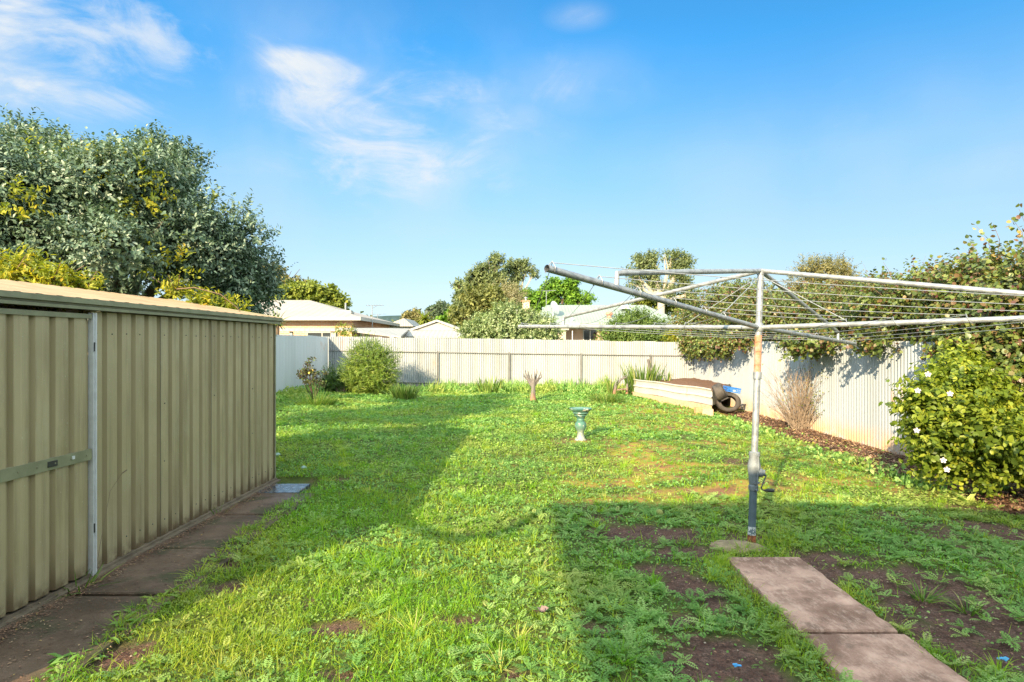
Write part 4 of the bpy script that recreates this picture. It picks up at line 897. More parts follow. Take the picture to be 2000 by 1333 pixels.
def scatter(density, y0, y1, mg=1.6):
    """uniform random points over the visible wedge of the yard"""
    X0, X1 = max(-6.9, -.85*y1-mg), min(6.05, .85*y1+mg); n = int(density*(X1-X0)*(y1-y0)); x = rng.uniform(X0, X1, n); y = rng.uniform(y0, y1, n)
    k = (np.abs(x) < .84*y+mg) & ~on_path(x, y) & (x < 6.0) & ~((x > 3.9) & (y > 19.6-(x-3.79)*4.2)) ; x, y = x[k], y[k]
    lx = np.where(y > 17.2, -6.13-.34*(20.95-y)/3.75, -6.47-.28*(17.2-y)/3.2); k = (x > lx+.03) & ~((x < -2.66) & (y < 7.15)); return x[k], y[k]
def gz(x, y): return g(x, y)+(fbm(x*1.3, y*1.3, 5)-.5)*.05
def grassiness(x, y):
    """1 where blades dominate, 0 where ferny weeds do"""
    a = fbm(x*.9+10, y*.9, 61); b = sstep((a-.42)/.2); lf_ = sstep((.3-x)/1.3); return np.clip(.20+.45*b+.5*lf_*sstep((9-y)/4)-.15*sstep((y-8)/5), .04, 1)
G = []; Wd = []
for (y0, y1, dg, dw, hL, wB, lod) in ((.4,2.5,2200,500,.066,.0045,0),(2.5,4.2,5200,900,.066,.0036,0),(4.2,6.5,3300,620,.066,.0048,0),(6.5,10,1500,330,.062,.0072,1),(10,15,560,210,.062,.013,2),(15,21,300,130,.065,.020,2)):
    x, y = scatter(dg, y0, y1); br_ = baremask(x, y); ms = mossmask(x, y); gr = grassiness(x, y); edge = ((np.abs(x-1.8) < .45) & (y < 5.2) | (np.hypot(x-1.75, y-4.8) < .45))
    dn = .45+.75*sstep((fbm(x*3.5, y*3.5, 131)-.33)/.2)
    keep = rng.random(len(x)) < np.clip(np.where(edge, .9, gr*dn)*(1-br_*.97)*(1-ms*.86), 0, 1); x, y = x[keep], y[keep]; gr = gr[keep]; edge = edge[keep]; n = len(x)
    ht = hL*rng.uniform(.4,1.35,n)*(.45+1.15*fbm(x*2.2, y*2.2, 71))*np.where(x < -.2, 1.2, 1)*np.where(edge, 1.05, .95)
    a = rng.random(n)*6.283; t = rng.uniform(.15,1.5,n)
    d = np.stack([np.cos(a)*t, np.sin(a)*t, np.ones(n)], 1); nn = np.stack([-np.cos(a), -np.sin(a), np.zeros(n)], 1)+rng.normal(0,.25,(n,3))
    r = np.clip(rng.random(n)**1.2*.75+.35*(fbm(x*3, y*3, 81)-.3), 0, 1)
    G.append((BLADE if lod == 0 else BLADE2, np.stack([x, y, gz(x, y)-.004], 1), d, nn, ht, wB*rng.uniform(.7,1.3,n), -rng.uniform(0,.7,n), r))
    # rosette weeds
    x, y = scatter(dw/4.5, y0, y1); br_ = baremask(x, y); ms = mossmask(x, y); gr = grassiness(x, y)
    dn = .5+.7*sstep((fbm(x*2.6, y*2.6, 141)-.33)/.22)
    keep = rng.random(len(x)) < np.clip((1.15-gr)*dn*(1-br_*.925)*(1-ms*.5), 0, 1); x, y = x[keep], y[keep]; m = len(x)
    k = 6 if lod < 2 else 7; sz = (.062 if lod == 0 else .072 if lod == 1 else .085)*rng.uniform(.55,1.35,m)*(.75+.5*fbm(x*1.8, y*1.8, 91))
    a = (np.arange(k)[None,:]*(6.283/k)+rng.random(m)[:,None]*6.28+rng.normal(0,.35,(m,k))).ravel(); X_ = np.repeat(x, k); Y_ = np.repeat(y, k); sz = np.repeat(sz, k)*rng.uniform(.6,1.2,m*k); n = m*k
    t = rng.uniform(.25,1.1,n); d = np.stack([np.cos(a), np.sin(a), t], 1); nn = np.stack([-np.cos(a)*t, -np.sin(a)*t, np.ones(n)], 1)+rng.normal(0,.15,(n,3))
    r = np.clip(np.repeat(rng.random(m), k)*.6+rng.random(n)*.4, 0, 1)
    ps = np.stack([X_+rng.normal(0,.01,n), Y_+rng.normal(0,.01,n), gz(X_, Y_)+rng.uniform(.0,.02,n)], 1)
    Wd.append((PINN if lod == 0 else PINN4, ps, d, nn, sz, sz*(.62 if lod == 0 else .75 if lod == 1 else .85), -rng.uniform(.1,.5,n), r))
    # small ground leaves that close the turf
    x, y = scatter((900,1500,1200,700,520,330)[(.4,2.5,4.2,6.5,10,15).index(y0)], y0, y1); br_ = baremask(x, y); ms = mossmask(x, y); keep = rng.random(len(x)) < (1-br_*.93)*(1-ms*.72); x, y = x[keep], y[keep]; n = len(x)
    L_ = (.018,.016,.020,.028,.042,.058)[(.4,2.5,4.2,6.5,10,15).index(y0)]
    Wd.append((ROUND, np.stack([x, y, gz(x, y)+rng.uniform(0,.028,n)], 1), rdir(n)*np.array([1,1,.45])+np.array([0,0,.25]), np.array([0,0,1])+rng.normal(0,.45,(n,3)), L_*rng.uniform(.6,1.3,n), L_*.8, -.2, rng.random(n)**1.3*.72))
tx, ty = scatter(5.5, 2.5, 15); kk = baremask(tx, ty) < .6; tx, ty = tx[kk], ty[kk]; nb = 34; m = len(tx)*nb; a = rng.random(m)*6.283
X_ = np.repeat(tx, nb)+np.cos(a)*.03*rng.random(m); Y_ = np.repeat(ty, nb)+np.sin(a)*.03*rng.random(m); t = rng.uniform(.1,1.3,m); sc_ = np.repeat(rng.uniform(.6,1.3,len(tx)), nb)
G.append((BLADE, np.stack([X_, Y_, gz(X_, Y_)-.004], 1), np.stack([np.cos(a)*t, np.sin(a)*t, np.ones(m)], 1), np.stack([-np.cos(a), -np.sin(a), np.zeros(m)], 1)+rng.normal(0,.3,(m,3)), .115*sc_*rng.uniform(.5,1.1,m), .0048, -rng.uniform(.1,.9,m), np.clip(np.repeat(rng.random(len(tx)), nb)*.8+rng.random(m)*.25, 0, 1)))
OCT = (np.array([(0,0,0),(.5,.5,0),(.5,0,.4),(.5,-.5,0),(1,0,0)]), [(0,3,2),(3,4,2),(4,1,2),(1,0,2)])
cx_, cy_ = scatter(900, 2.5, 8); kk = baremask(cx_, cy_) > .45; cx_, cy_ = cx_[kk], cy_[kk]; n = len(cx_); sz = rng.uniform(.004,.018,n)*rng.uniform(.4,1,n)
crumb = leafmat('soil_crumb', [(0,(.045,.026,.02)),(.6,(.12,.072,.055)),(.93,(.20,.13,.10)),(1,(.40,.33,.26))], transl=0, rough=.95)
tag(leaves('soil_crumbs', [(OCT, np.stack([cx_, cy_, gz(cx_, cy_)-.010], 1), rdir(n)*np.array([1,1,.05]), np.array([0,0,1])+np.zeros((n,3)), sz, sz, 0, rng.random(n))], crumb), 'small clods and grit on the bare soil patches', 'soil', kind='stuff')
tag(leaves('grass', G, lawn_m), 'bright green lawn grass of the yard', 'grass', kind='stuff')
tag(leaves('lawn_weeds', Wd, weed_m), 'low ferny and clover like weeds covering the lawn', 'weeds', kind='stuff')
# weeds along the fences
x = np.concatenate([rng.uniform(-6.0,3.8,2600), rng.uniform(-6.3,-5.6,700), rng.uniform(4.5,5.0,160)]); y = np.concatenate([20.9-np.abs(rng.normal(0,.55,2600)), rng.uniform(15,20.8,700), rng.uniform(7,14,160)])
n = len(x); hh = .03+.26*fbm(x*1.3, y*.8, 101)**1.6*1.6*np.clip((y-14)/5, .35, 1); pos = np.stack([x, y, g(x, y)+rng.random(n)*hh*.7], 1); k = 5; pp = np.repeat(pos, k, 0)+rng.normal(0,.05,(n*k,3)); m = n*k
tag(leaves('fence_weeds', [(ROUND, pp, rdir(m)+np.array([0,0,.4]), rdir(m)+np.array([0,0,.6]), .065*rng.uniform(.5,1.3,m), .045, -.2, rng.random(m)), (BLADE2, pos, rdir(n)*.5+np.array([0,0,1]), rdir(n), hh*1.3, .02, -.3, rng.random(n))], weed_m), 'taller weeds growing along the foot of the fences', 'weeds', kind='stuff')
# a few broad-leaved weeds by the mulch
for (px, py, n, lb) in ((1915,968,10,'broad leaved weed standing tall at the edge of the mulch beneath the hibiscus'),(1890,985,8,'small broad leaved weed on the shade line left of the mulch'),(1960,960,8,'broad leaved weed in the mulch against the white fence')):
    a = rng.random(n)*6.28
    tag(leaves('broadleaf_weed', [(LEAF, np.tile(np.array([tuple(P(px, py))]), (n,1))+rng.normal(0,.025,(n,3))*np.array([1,1,0]), np.stack([np.cos(a)*.8, np.sin(a)*.8, rng.uniform(.3,1.4,n)], 1), np.array([0,0,1])+rng.normal(0,.3,(n,3)), rng.uniform(.09,.17,n), .05, -.3, rng.random(n))], weed_m), lb, 'weed')
n = 40; q = np.array([tuple(P(px, py)) for px, py in ((270,1215),(262,1225),(300,1185),(215,1250),(100,1310),(245,1205),(150,1290),(330,1170))]); pp = np.repeat(q, 9, 0); n = len(pp); a = rng.random(n)*6.28
tag(leaves('path_weeds', [(LEAF, pp+rng.normal(0,.05,(n,3))*np.array([1,1,.1]), np.stack([np.cos(a), np.sin(a), rng.uniform(.15,.8,n)], 1), np.array([0,0,1])+rng.normal(0,.2,(n,3)), rng.uniform(.05,.10,n), .026, -.3, rng.random(n)*.5)], weed_m), 'broad leaved weeds edging the damp path beside the shed', 'weeds', kind='stuff')
# litter: bark chips in the bed, crumbs on the path, fallen leaves
n = 26000; x = rng.uniform(4.5,6.04,n); y = rng.uniform(6.3,16,n); k = rng.random(n) < mulchmask(x, y); x, y = x[k], y[k]; n = len(x)
chip = leafmat('bark_chip', [(0,(.06,.035,.025)),(.4,(.16,.085,.055)),(.8,(.28,.16,.10)),(.95,(.42,.30,.2)),(1,(.50,.36,.08))], transl=.05, rough=.9)
parts = [(RHOMB, np.stack([x, y, gz(x, y)+rng.uniform(0,.02,n)], 1), rdir(n)*np.array([1,1,.25]), np.array([0,0,1])+rng.normal(0,.35,(n,3)), rng.uniform(.03,.08,n), rng.uniform(.01,.03,n), 0, rng.random(n))]
n = 4200; x = rng.uniform(-2.85,-2.0,n); y = rng.uniform(2.8,6.9,n); x = np.where(rng.random(n) < .6, -2.60-.2*(7.1-y)/5.5+np.abs(rng.normal(0,.05,n)), x)
parts.append((RHOMB, np.stack([x, y, np.full(n, .019)], 1), rdir(n)*np.array([1,1,.06]), np.array([0,0,1])+rng.normal(0,.1,(n,3)), rng.uniform(.008,.026,n), rng.uniform(.004,.010,n), 0, rng.random(n)))
n = 900; x, y = scatter(160, 2.6, 9); k = baremask(x, y) > .5; x, y = x[k], y[k]; n = len(x)
parts.append((RHOMB, np.stack([x, y, gz(x, y)+.004], 1), rdir(n)*np.array([1,1,.1]), np.array([0,0,1])+rng.normal(0,.15,(n,3)), rng.uniform(.008,.03,n), rng.uniform(.004,.012,n), 0, rng.random(n)))
tag(leaves('leaf_litter', parts, chip), 'bark chips and dead leaf litter on soil and paths', 'litter', kind='stuff')

# ------------------------------------------------------------------ neighbours beyond the back fence
def bricks(name, c1, c2, mortar, sc=1.0):
    m = Mt(name); b = m.n('ShaderNodeTexBrick'); mp = m.n('ShaderNodeMapping'); s = m.z()
    cx = m.n('ShaderNodeCombineXYZ'); m.l(m.math('ADD', s[0], s[1]), cx.inputs[0]); m.l(s[2], cx.inputs[1]); m.l(cx.outputs[0], b.inputs['Vector'])
    b.inputs['Scale'].default_value = 1; b.inputs['Brick Width'].default_value = .24*sc; b.inputs['Row Height'].default_value = .086*sc; b.inputs['Mortar Size'].default_value = .010
    for i, c in zip(('Color1','Color2','Mortar'), (c1, c2, mortar)): b.inputs[i].default_value = (*c, 1)
    col = m.mix(m.rng(m.noise(1.5,4), .35, .7, 0, .4), b.outputs[0], tuple(x*.6 for x in c1)); return m.fin(col, .85)
brick_o = bricks('orange_brickwork', (.50,.24,.13), (.58,.33,.20), (.55,.45,.36)); brick_p = bricks('pink_brickwork', (.55,.36,.27), (.60,.42,.33), (.55,.47,.40))
def sheet_roof(name, col, dirn='x', pitch=.2, amp=.35):
    m = Mt(name); s = m.z(); ww = m.math('SINE', m.math('MULTIPLY', s[0] if dirn == 'x' else s[1], 2*math.pi/pitch))
    c = m.mix(m.rng(m.noise(.7,5,.6), .35, .75, 0, .5), col, tuple(x*.75 for x in col)); c = m.mix(m.rng(m.noise(8,4,.6), .6, .8, 0, .3), c, (.35,.25,.18))
    return m.fin(c, .55, bump=ww, bs=amp, bd=.03)
wroof = sheet_roof('white_roof', (.34,.295,.255), pitch=.35, amp=.45); groof = sheet_roof('pale_green_roof', (.225,.27,.235)); croof = sheet_roof('weathered_white_roof', (.31,.30,.28))
creamw = plain('cream_timber', (.31,.31,.29), .6, var=.2); glassm = Mt('dark_glass').fin((.02,.024,.028), .12, spec=.8); darkin = plain('dark_interior', (.05,.045,.04), .9)
def hip(mb, x0, x1, y0, y1, ze, zr, rx0, rx1, ry, th=.12):
    v = [(x0,y0,ze),(x1,y0,ze),(x1,y1,ze),(x0,y1,ze),(rx0,ry,zr),(rx1,ry,zr)]; mb.add(v, [(0,1,5,4),(1,2,5),(2,3,4,5),(3,0,4)])
    v = [(x0,y0,ze-.004),(x1,y0,ze-.004),(x1,y1,ze-.004),(x0,y1,ze-.004)]; mb.add(v, [(3,2,1,0)])
def fascia(mb, x0, x1, y0, y1, z0, z1, t=.03):
    mb.box((x0-t,y0-t,z0),(x1+t,y0-.001,z1)); mb.box((x0-t,y1+.001,z0),(x1+t,y1+t,z1)); mb.box((x0-t,y0,z0),(x0-.001,y1,z1)); mb.box((x1+.001,y0,z0),(x1+t,y1,z1))
# left brick house
h1 = tag(empty('brick_house', (-11,33,0)), 'orange brick house with a broad pale hipped roof at left', 'house')
X0, X1, Y0, Y1, ZE = -20., -6.85, 28.4, 38.3, 2.75
b = MB(); hip(b, X0, X1, Y0, Y1, ZE, 3.86, -16.5, -10.7, 33.3); rf1 = b.build('roof', wroof, h1)
b = MB(); fascia(b, X0, X1, Y0, Y1, ZE-.14, ZE+.02); b.build('gutter', creamw, rf1)
b = MB(); b.tube([at(675,603,31)-Vector((0,0,.3)), at(675,592,31)], .045, 8); b.build('flue', galvm, rf1)
b = MB(); c = at(676,609,30.3); b.box((c.x-.32,c.y-.3,c.z-.1),(c.x+.32,c.y+.3,c.z-.02)); b.box((c.x-.28,c.y-.25,c.z-.02),(c.x+.28,c.y+.25,c.z+.05)); b.build('roof_vent', creamw, rf1)
b = MB(); b.box((X0+.5,Y0+.5,-.2),(X1-.5,Y1-.5,ZE-.02)); w1 = b.build('wall', brick_o, h1)
for (xa, za, ww_, hh) in ((-9.4,1.55,1.4,.55),(-12.6,1.55,1.2,.55)):
    b = MB(); b.box((xa,Y0+.44,za),(xa+ww_,Y0+.497,za+hh)); wf = b.build('window', creamw, w1); b = MB(); b.box((xa+.05,Y0+.43,za+.05),(xa+ww_/2-.03,Y0+.439,za+hh-.05)); b.box((xa+ww_/2+.03,Y0+.43,za+.05),(xa+ww_-.05,Y0+.439,za+hh-.05)); b.build('pane', glassm, wf)
for yy in (30.2,32.0): 
    b = MB(); b.box((X1-.498,yy,1.9),(X1-.46,yy+.5,2.35)); b.build('window', glassm, w1)
def skillion(name, lb, pts_top, zdrop, posts, group=None, mat=croof):
    e = tag(empty(name, Vector(pts_top[0])*1.0), lb, 'patio roof'); pt = [Vector(p) for p in pts_top]; lo = [p-Vector((0,0,zdrop)) for p in pt]; n = len(pt)
    MB().add(pt+lo, [tuple(range(n)), tuple(range(n,2*n))[::-1]]+[(i, n+i, n+(i+1) % n, (i+1) % n) for i in range(n)]).build('roof', mat, e)
    for (x, y, zt, r) in posts: MB().box((x-r,y-r,-.1),(x+r,y+r,zt-zdrop-.003)).build('post', creamw, e)
    return e
c0, c1 = at(553,643,24.6), at(692,643,24.6)
skillion('patio_cover', 'flat pale patio roof on white posts in front of the brick house', [c0-Vector((2,0,0)), c1, at(692,641,27.6)*1.0, at(553,641,27.6)-Vector((2,0,0))], .09, [(at(569,650,24.8).x,24.8,c0.z,.06),(at(652,650,24.8).x,24.8,c0.z,.10)])
a0, a1, a2, a3 = at(668,643,25.2), at(783,657,23.6), at(800,642,30.), at(690,640,30.)
skillion('patio_cover', 'sloping pale sheet roof between the brick house and the garage', [a0, a1, Vector((a2.x,a2.y,a2.z)), Vector((a3.x,a3.y,a3.z))], .07, [(at(714,650,25.4).x,25.4,a0.z,.035)])
# gabled garage
gg = tag(empty('garage', (-3.5,30,0)), 'small cream garage with a corrugated gable roof beyond the fence', 'garage')
YG = 29.; ap = at(853,624.5,YG); le = at(783,652,YG); re = at(918,646,YG); zE = (le.z+re.z)/2; dep = 6.
b = MB()
for (pa, pb_2) in ((Vector((le.x,YG,zE)), Vector((ap.x,YG,ap.z))), (Vector((ap.x,YG,ap.z)), Vector((re.x,YG,zE)))):
    b.add([pa, pb_2, pb_2+Vector((0,dep,0)), pa+Vector((0,dep,0)), pa-Vector((0,0,.10)), pb_2-Vector((0,0,.10)), pb_2+Vector((0,dep,-.10)), pa+Vector((0,dep,-.10))], [(0,1,2,3),(7,6,5,4),(0,4,5,1),(2,6,7,3)])
b.build('roof', croof, gg)
b = MB(); x0, x1 = le.x+.2, re.x-.2; zb = zE+.05
b.add([(x0,YG+.12,-.2),(x1,YG+.12,-.2),(x1,YG+.12,zb),(ap.x,YG+.12,ap.z-.14),(x0,YG+.12,zb),(x0,YG+dep-.1,-.2),(x1,YG+dep-.1,-.2),(x1,YG+dep-.1,zb),(ap.x,YG+dep-.1,ap.z-.14),(x0,YG+dep-.1,zb)], [(0,1,2,3,4),(9,8,7,6,5),(0,5,6,1),(1,6,7,2),(4,9,5,0)])
b.build('wall', plain('cream_wall', (.33,.31,.29), .7, var=.2), gg)
b = MB(); z1_ = at(0,645,YG).z; z2_ = at(0,657,YG-1.2).z
b.add([(le.x+.5,YG+.11,z1_),(re.x-.6,YG+.11,z1_),(re.x+.02,YG-1.2,z2_),(le.x-.1,YG-1.2,z2_)], [(0,3,2,1)]); b.add([(le.x-.1,YG-1.2,z2_-.08),(re.x+.02,YG-1.2,z2_-.08),(re.x+.02,YG-1.2,z2_-.002),(le.x-.1,YG-1.2,z2_-.002)], [(0,1,2,3)])
b.build('awning', croof, gg)
for xx in (le.x+.02, re.x-.1): MB().box((xx-.05,YG-1.15,-.2),(xx+.05,YG-1.05,z2_-.06)).build('post', creamw, gg)
# right house with the pale green roof
h2 = tag(empty('green_roofed_house', (6,43,0)), 'house with a pale green corrugated roof behind the clothesline', 'house')
X0, X1, Y0, Y1, ZE = 1.10, 10.6, 38.4, 46.6, 2.80
b = MB(); hip(b, X0, X1, Y0, Y1, ZE, 4.17, 2.32, 9.0, 42.5); rf2 = b.build('roof', groof, h2)
b = MB(); fascia(b, X0, X1, Y0, Y1, ZE-.16, ZE+.02); b.build('gutter', plain('grey_gutter', (.30,.34,.33), .5), rf2)
b = MB(); c = at(1190,616,39.6); b.lathe([(.14,-.25),(.14,0),(.22,.02),(.24,.10),(.15,.2),(.02,.24)], c, 14); b.build('roof_vent', rustm2, rf2)
b = MB(); c = at(1220,600,41.2); b.box((c.x-.22,c.y-.2,c.z-.15),(c.x+.22,c.y+.2,c.z+.10)); b.box((c.x-.45,c.y-.28,c.z-.14),(c.x+.45,c.y-.21,c.z-.09)); b.build('skylight', whitem, rf2)
b = MB(); c = at(1117,626,38.9); b.tube([c-Vector((0,0,.1)), c+Vector((0,0,.25))], .06, 8); b.tube([c, c+Vector((.15,-.05,.1))], .03, 6); b.build('vent_pipe', whitem, rf2)
b = MB(); b.box((X0+.5,Y0+1.8,-.2),(X1-.5,Y1-.5,ZE-.02)); w2 = b.build('wall', brick_p, h2)
xw = lambda px, Y: (px-CX)/F*Y
b = MB(); b.box((X0+.55,Y0+.45,-.2),(xw(1105,Y0+.5),Y0+1.799,at(0,645,Y0).z)); b.build('front_room', plain('pink_render', (.46,.36,.31), .8, var=.3, sc=2), w2)
b = MB(); b.box((xw(1166,Y0+1),Y0+.6,-.2),(xw(1206,Y0+1),Y0+1.799,2.3)); b.build('brick_pier', brick_p, w2)
b = MB(); b.box((X0+.2,Y0+.2,at(0,645,Y0).z+.003),(xw(1112,Y0),Y0+.44,at(0,642,Y0).z)); b.build('lintel', creamw, w2)
b = MB(); b.box((xw(1139,40.1),40.12,1.4),(xw(1168,40.1),40.195,at(0,644,40.1).z)); wf = b.build('window', whitem, w2)
for (pa, pc) in ((1140.5,1151.5),(1154,1166)):
    b = MB(); b.box((xw(pa,40.1),40.10,1.45),(xw(pc,40.1),40.118,at(0,645.5,40.1).z)); b.build('pane', glassm, wf)
b = MB(); b.box((xw(1117,Y0+.2),Y0+.15,-.2),(xw(1118.5,Y0+.2),Y0+.2,2.35)); b.build('porch_post', whitem, h2)
b = MB(); c = at(1077,612,39.9); 
Md = Matrix.Translation(c+Vector((.12,-.1,.28))) @ Matrix.Rotation(R(28),4,'Z') @ Matrix.Rotation(R(72),4,'Y') @ Matrix.Rotation(R(0),4,'X')
b.lathe([(.02,.0),(.3,.03),(.46,.10),(.47,.11),(.3,.045),(.02,.015)], (0,0,0), 20, M=Md); b.tube([c+Vector((.1,-.05,-.2)), c+Vector((.12,0,.25))], .03, 6); b.tube([c+Vector((.08,0,-.02)), c+Vector((-.55,-.25,.28))], .018, 5); b.tube([c+Vector((-.6,-.27,.26)), c+Vector((-.52,-.23,.34))], .05, 6)
dish = b.build('satellite_dish', plain('grey_dish', (.26,.32,.37), .5, var=.1), h2)
def antenna(px, pt, pb, Y, lb, w_, name='tv_antenna', par=None):
    b = MB(); t, q = at(px, pt, Y), at(px, pb, Y); b.tube([q, t], .022, 6); b.tube([t+Vector((-w_*.35,0,-.02)), t+Vector((w_*.65,.1,.02))], .014, 5)
    for i in range(7):
        x_ = -w_*.35+w_*i/6; b.tube([t+Vector((x_,-.25,.02)), t+Vector((x_,.3,.0))], .008, 4)
    b.tube([t+Vector((0,-.02,-.15)), t+Vector((.25,.03,.0))], .01, 4); o = b.build(name, galvm, par)
    if not par: tag(o, lb, 'antenna')
    return o
antenna(1067,568,597,42.3,'tv antenna',1.0,'antenna',h2)
antenna(727,597,640,30.5,'tall thin tv antenna mast rising beside the brick house roof',.8)
antenna(737,614,640,46,'smaller distant tv antenna right of the tall mast',.9); antenna(832,608,640,70,'faint far tv antenna left of the dark round tree',1.4)
ch = tag(empty('chimney', at(1027,640,41)), 'slender cream brick chimney left of the green roof', 'chimney')
YC = 41.5; x0, x1 = xw(1020.5,YC), xw(1034,YC); zc = lambda py: EYE+(CY-py)/F*YC
MB().box((x0,YC,-.1),(x1,YC+.45,zc(590))).build('shaft', brick_p, ch); MB().box((x0-.05,YC-.05,zc(590)+.003),(x1+.05,YC+.5,zc(587))).build('cap', rustm2, ch)
MB().lathe([(.07,0),(.07,.12),(.13,.14),(.13,.2),(.02,.24)], (x0*.5+x1*.5, YC+.2, zc(587)+.003), 12).build('cowl', galvm, ch)
# distant low house
dh = tag(empty('distant_house', (-11,60,0)), 'small pale distant house roof right of the brick house', 'house')
b = MB(); c = at(783,640,52); b.box((c.x-1.2,52,-.1),(c.x+.9,57,c.z+.1)); b.build('wall', creamw, dh); b = MB(); b.add([(c.x-1.5,51.6,c.z+.08),(c.x+1.1,51.6,c.z+.08),(c.x+1.1,57.4,c.z+.08),(c.x-1.5,57.4,c.z+.08),(c.x+.3,51.6,c.z+.75),(c.x+.3,57.4,c.z+.75)], [(0,1,4),(1,2,5,4),(3,0,4,5),(2,3,5)]); b.build('roof', croof, dh)
# house of the yard itself, behind the camera: its eave throws the shade over the near lawn
hm = tag(empty('house', (4,-6,0)), 'cream single storey house behind the viewpoint whose eave shades the lawn', 'house')
b = MB(); hip(b, -2.66, 14, -12, -.23, 2.90, 4.3, 3.2, 8.1, -6.1); r3 = b.build('roof', croof, hm); b = MB(); fascia(b, -2.66+.03, 14-.03, -12+.03, -.23-.03, 2.85, 2.905); b.build('gutter', creamw, r3)
MB().box((-1.15,-11.4,-.1),(13.4,-.95,2.74)).build('wall', plain('cream_render', (.55,.48,.40), .8), hm)
MB().box((.2,-.949,0),(1.1,-.90,2.05)).build('door', creamw, hm)
b = MB(); b.tube([(-2.63,-.22,2.86),(-2.58,-.05,2.58),(-2.53,.12,2.30),(-2.60,.36,2.12),(-2.74,.70,2.01),(-2.88,1.15,1.93),(-3.0,1.62,1.86)], [.035,.045,.05,.048,.045,.04,.035], 10)
tag(b.build('cable_bundle', darkm, smooth='full'), 'thick sagging cable between the house eave and the shed', 'cable')

# ------------------------------------------------------------------ trees beyond the fence
def lm(name, a, b_, c, d=None, tr=.35):
    q = lambda t: tuple(min(.6, x*k_) for x, k_ in zip(t, (1.35,1.5,1.5)))
    return leafmat(name, [(0,q(a)),(.5,q(b_)),(.9,q(c)),(1,q(d or c))], transl=tr, rough=.6)
m_olive = lm('olive_leaf', (.07,.075,.022),(.13,.13,.04),(.21,.19,.06)); m_brown = lm('brown_olive_leaf', (.09,.075,.03),(.16,.135,.055),(.24,.19,.08))
m_lime = lm('lime_leaf', (.065,.085,.012),(.14,.155,.022),(.22,.22,.035),(.32,.27,.05)); m_green = lm('fresh_green_leaf', (.04,.095,.012),(.10,.18,.018),(.18,.27,.025))
m_gum = lm('gum_leaf', (.06,.075,.03),(.12,.135,.055),(.19,.20,.085)); m_bush = lm('muted_bush_leaf', (.04,.065,.012),(.085,.125,.026),(.15,.185,.045)); m_dark = lm('dark_far_leaf', (.05,.07,.045),(.09,.115,.075),(.13,.15,.10)); m_wisp = lm('wispy_leaf', (.15,.12,.07),(.23,.19,.11),(.31,.27,.14))
m_var = lm('variegated_leaf', (.07,.10,.035),(.16,.19,.075),(.34,.34,.20),(.52,.50,.36))
tree('olive_tree', 'domed brownish olive tree at far left, above the yellow green one', 'tree', 545, 62, [bl(548,560,62,52,42),bl(520,570,62,50,45),bl(588,580,62,40,28),bl(560,600,62,60,35)], .35, m_brown, 2600, 6, 1.0, .34, .22, seed=51, lump=.3, fill=1500)
tree('lime_tree', 'yellow green spreading tree behind the brick house roof', 'tree', 600, 50, [bl(570,580,50,50,26),bl(605,576,50,36,26),bl(640,578,50,24,20),bl(660,594,50,18,16),bl(600,600,50,70,28),bl(540,585,50,30,30)], .28, m_lime, 2600, 6, .8, .26, .17, seed=52, lump=.32, fill=1500)
tree('gum_tree', 'tall grey green gum tree with a stepped crown behind the pale bush', 'tree', 950, 56, [bl(968,513,56,17,10),bl(950,528,56,20,12),bl(932,545,56,20,14),bl(955,552,56,24,15),bl(975,540,56,12,14),bl(925,566,56,22,14),bl(955,574,56,28,16),bl(915,590,56,20,16),bl(940,600,56,34,20)], .3, m_gum, 3000, 6, .8, .20, .11, seed=53, lump=.5, fill=500, tm=pale_bark, cl=(7,.36,.1))
tree('gum_tree', 'lighter open crowned gum tree right of the stepped one', 'tree', 1015, 58, [bl(1008,523,58,17,9),bl(1030,520,58,15,8),bl(993,532,58,9,9),bl(1042,535,58,9,10),bl(1012,545,58,15,9),bl(1000,562,58,18,14)], .2, m_gum, 900, 6, .8, .20, .11, seed=54, lump=.5, tm=pale_bark, cl=(6,.36,0))
tree('slender_tree', 'slender spire like tree at the left edge of the gum group', 'tree', 902, 50, [bl(897,562,50,9,13),bl(903,580,50,13,20),bl(900,600,50,18,22),bl(912,620,50,26,26)], .15, m_gum, 900, 6, .7, .24, .13, seed=55, lump=.4, fill=200)
tree('golden_tree', 'broad golden green tree low behind the cream garage', 'tree', 935, 42, [bl(925,600,42,34,34),bl(955,590,42,36,30),bl(900,630,42,30,25),bl(950,630,42,55,28)], .2, m_olive, 2000, 6, .6, .2, .12, seed=56, lump=.35, fill=900)
tree('wispy_tree', 'wispy straw coloured tree left of the chimney', 'tree', 990, 46, [bl(985,580,46,32,28),bl(1005,600,46,28,35),bl(965,610,46,26,40)], .18, m_wisp, 1900, 8, 1.0, .16, .04, seed=57, lump=.3, fill=300, droop=.6)
tree('jacaranda_tree', 'bright fresh green rounded tree behind the chimney', 'tree', 1095, 56, [bl(1035,582,56,24,28),bl(1080,560,56,20,14),bl(1108,562,56,24,16),bl(1075,585,56,30,24),bl(1115,588,56,30,20),bl(1142,590,56,16,14),bl(1050,600,56,40,24)], .25, m_green, 3000, 7, .7, .2, .13, seed=58, lump=.38, fill=1300)
tree('gum_tree', 'large open gum tree with pale limbs behind the clothesline', 'tree', 1290, 50, [bl(1250,514,50,22,11),bl(1275,505,50,20,8),bl(1312,502,50,24,9),bl(1340,513,50,14,10),bl(1236,535,50,14,9),bl(1268,530,50,20,10),bl(1322,528,50,24,11),bl(1240,555,50,15,8),bl(1278,556,50,16,9),bl(1335,552,50,18,11),bl(1310,572,50,16,9),bl(1352,576,50,14,11)], .34, m_gum, 2300, 6, .8, .17, .09, seed=59, lump=.5, tm=pale_bark, cl=(6,.36,0))
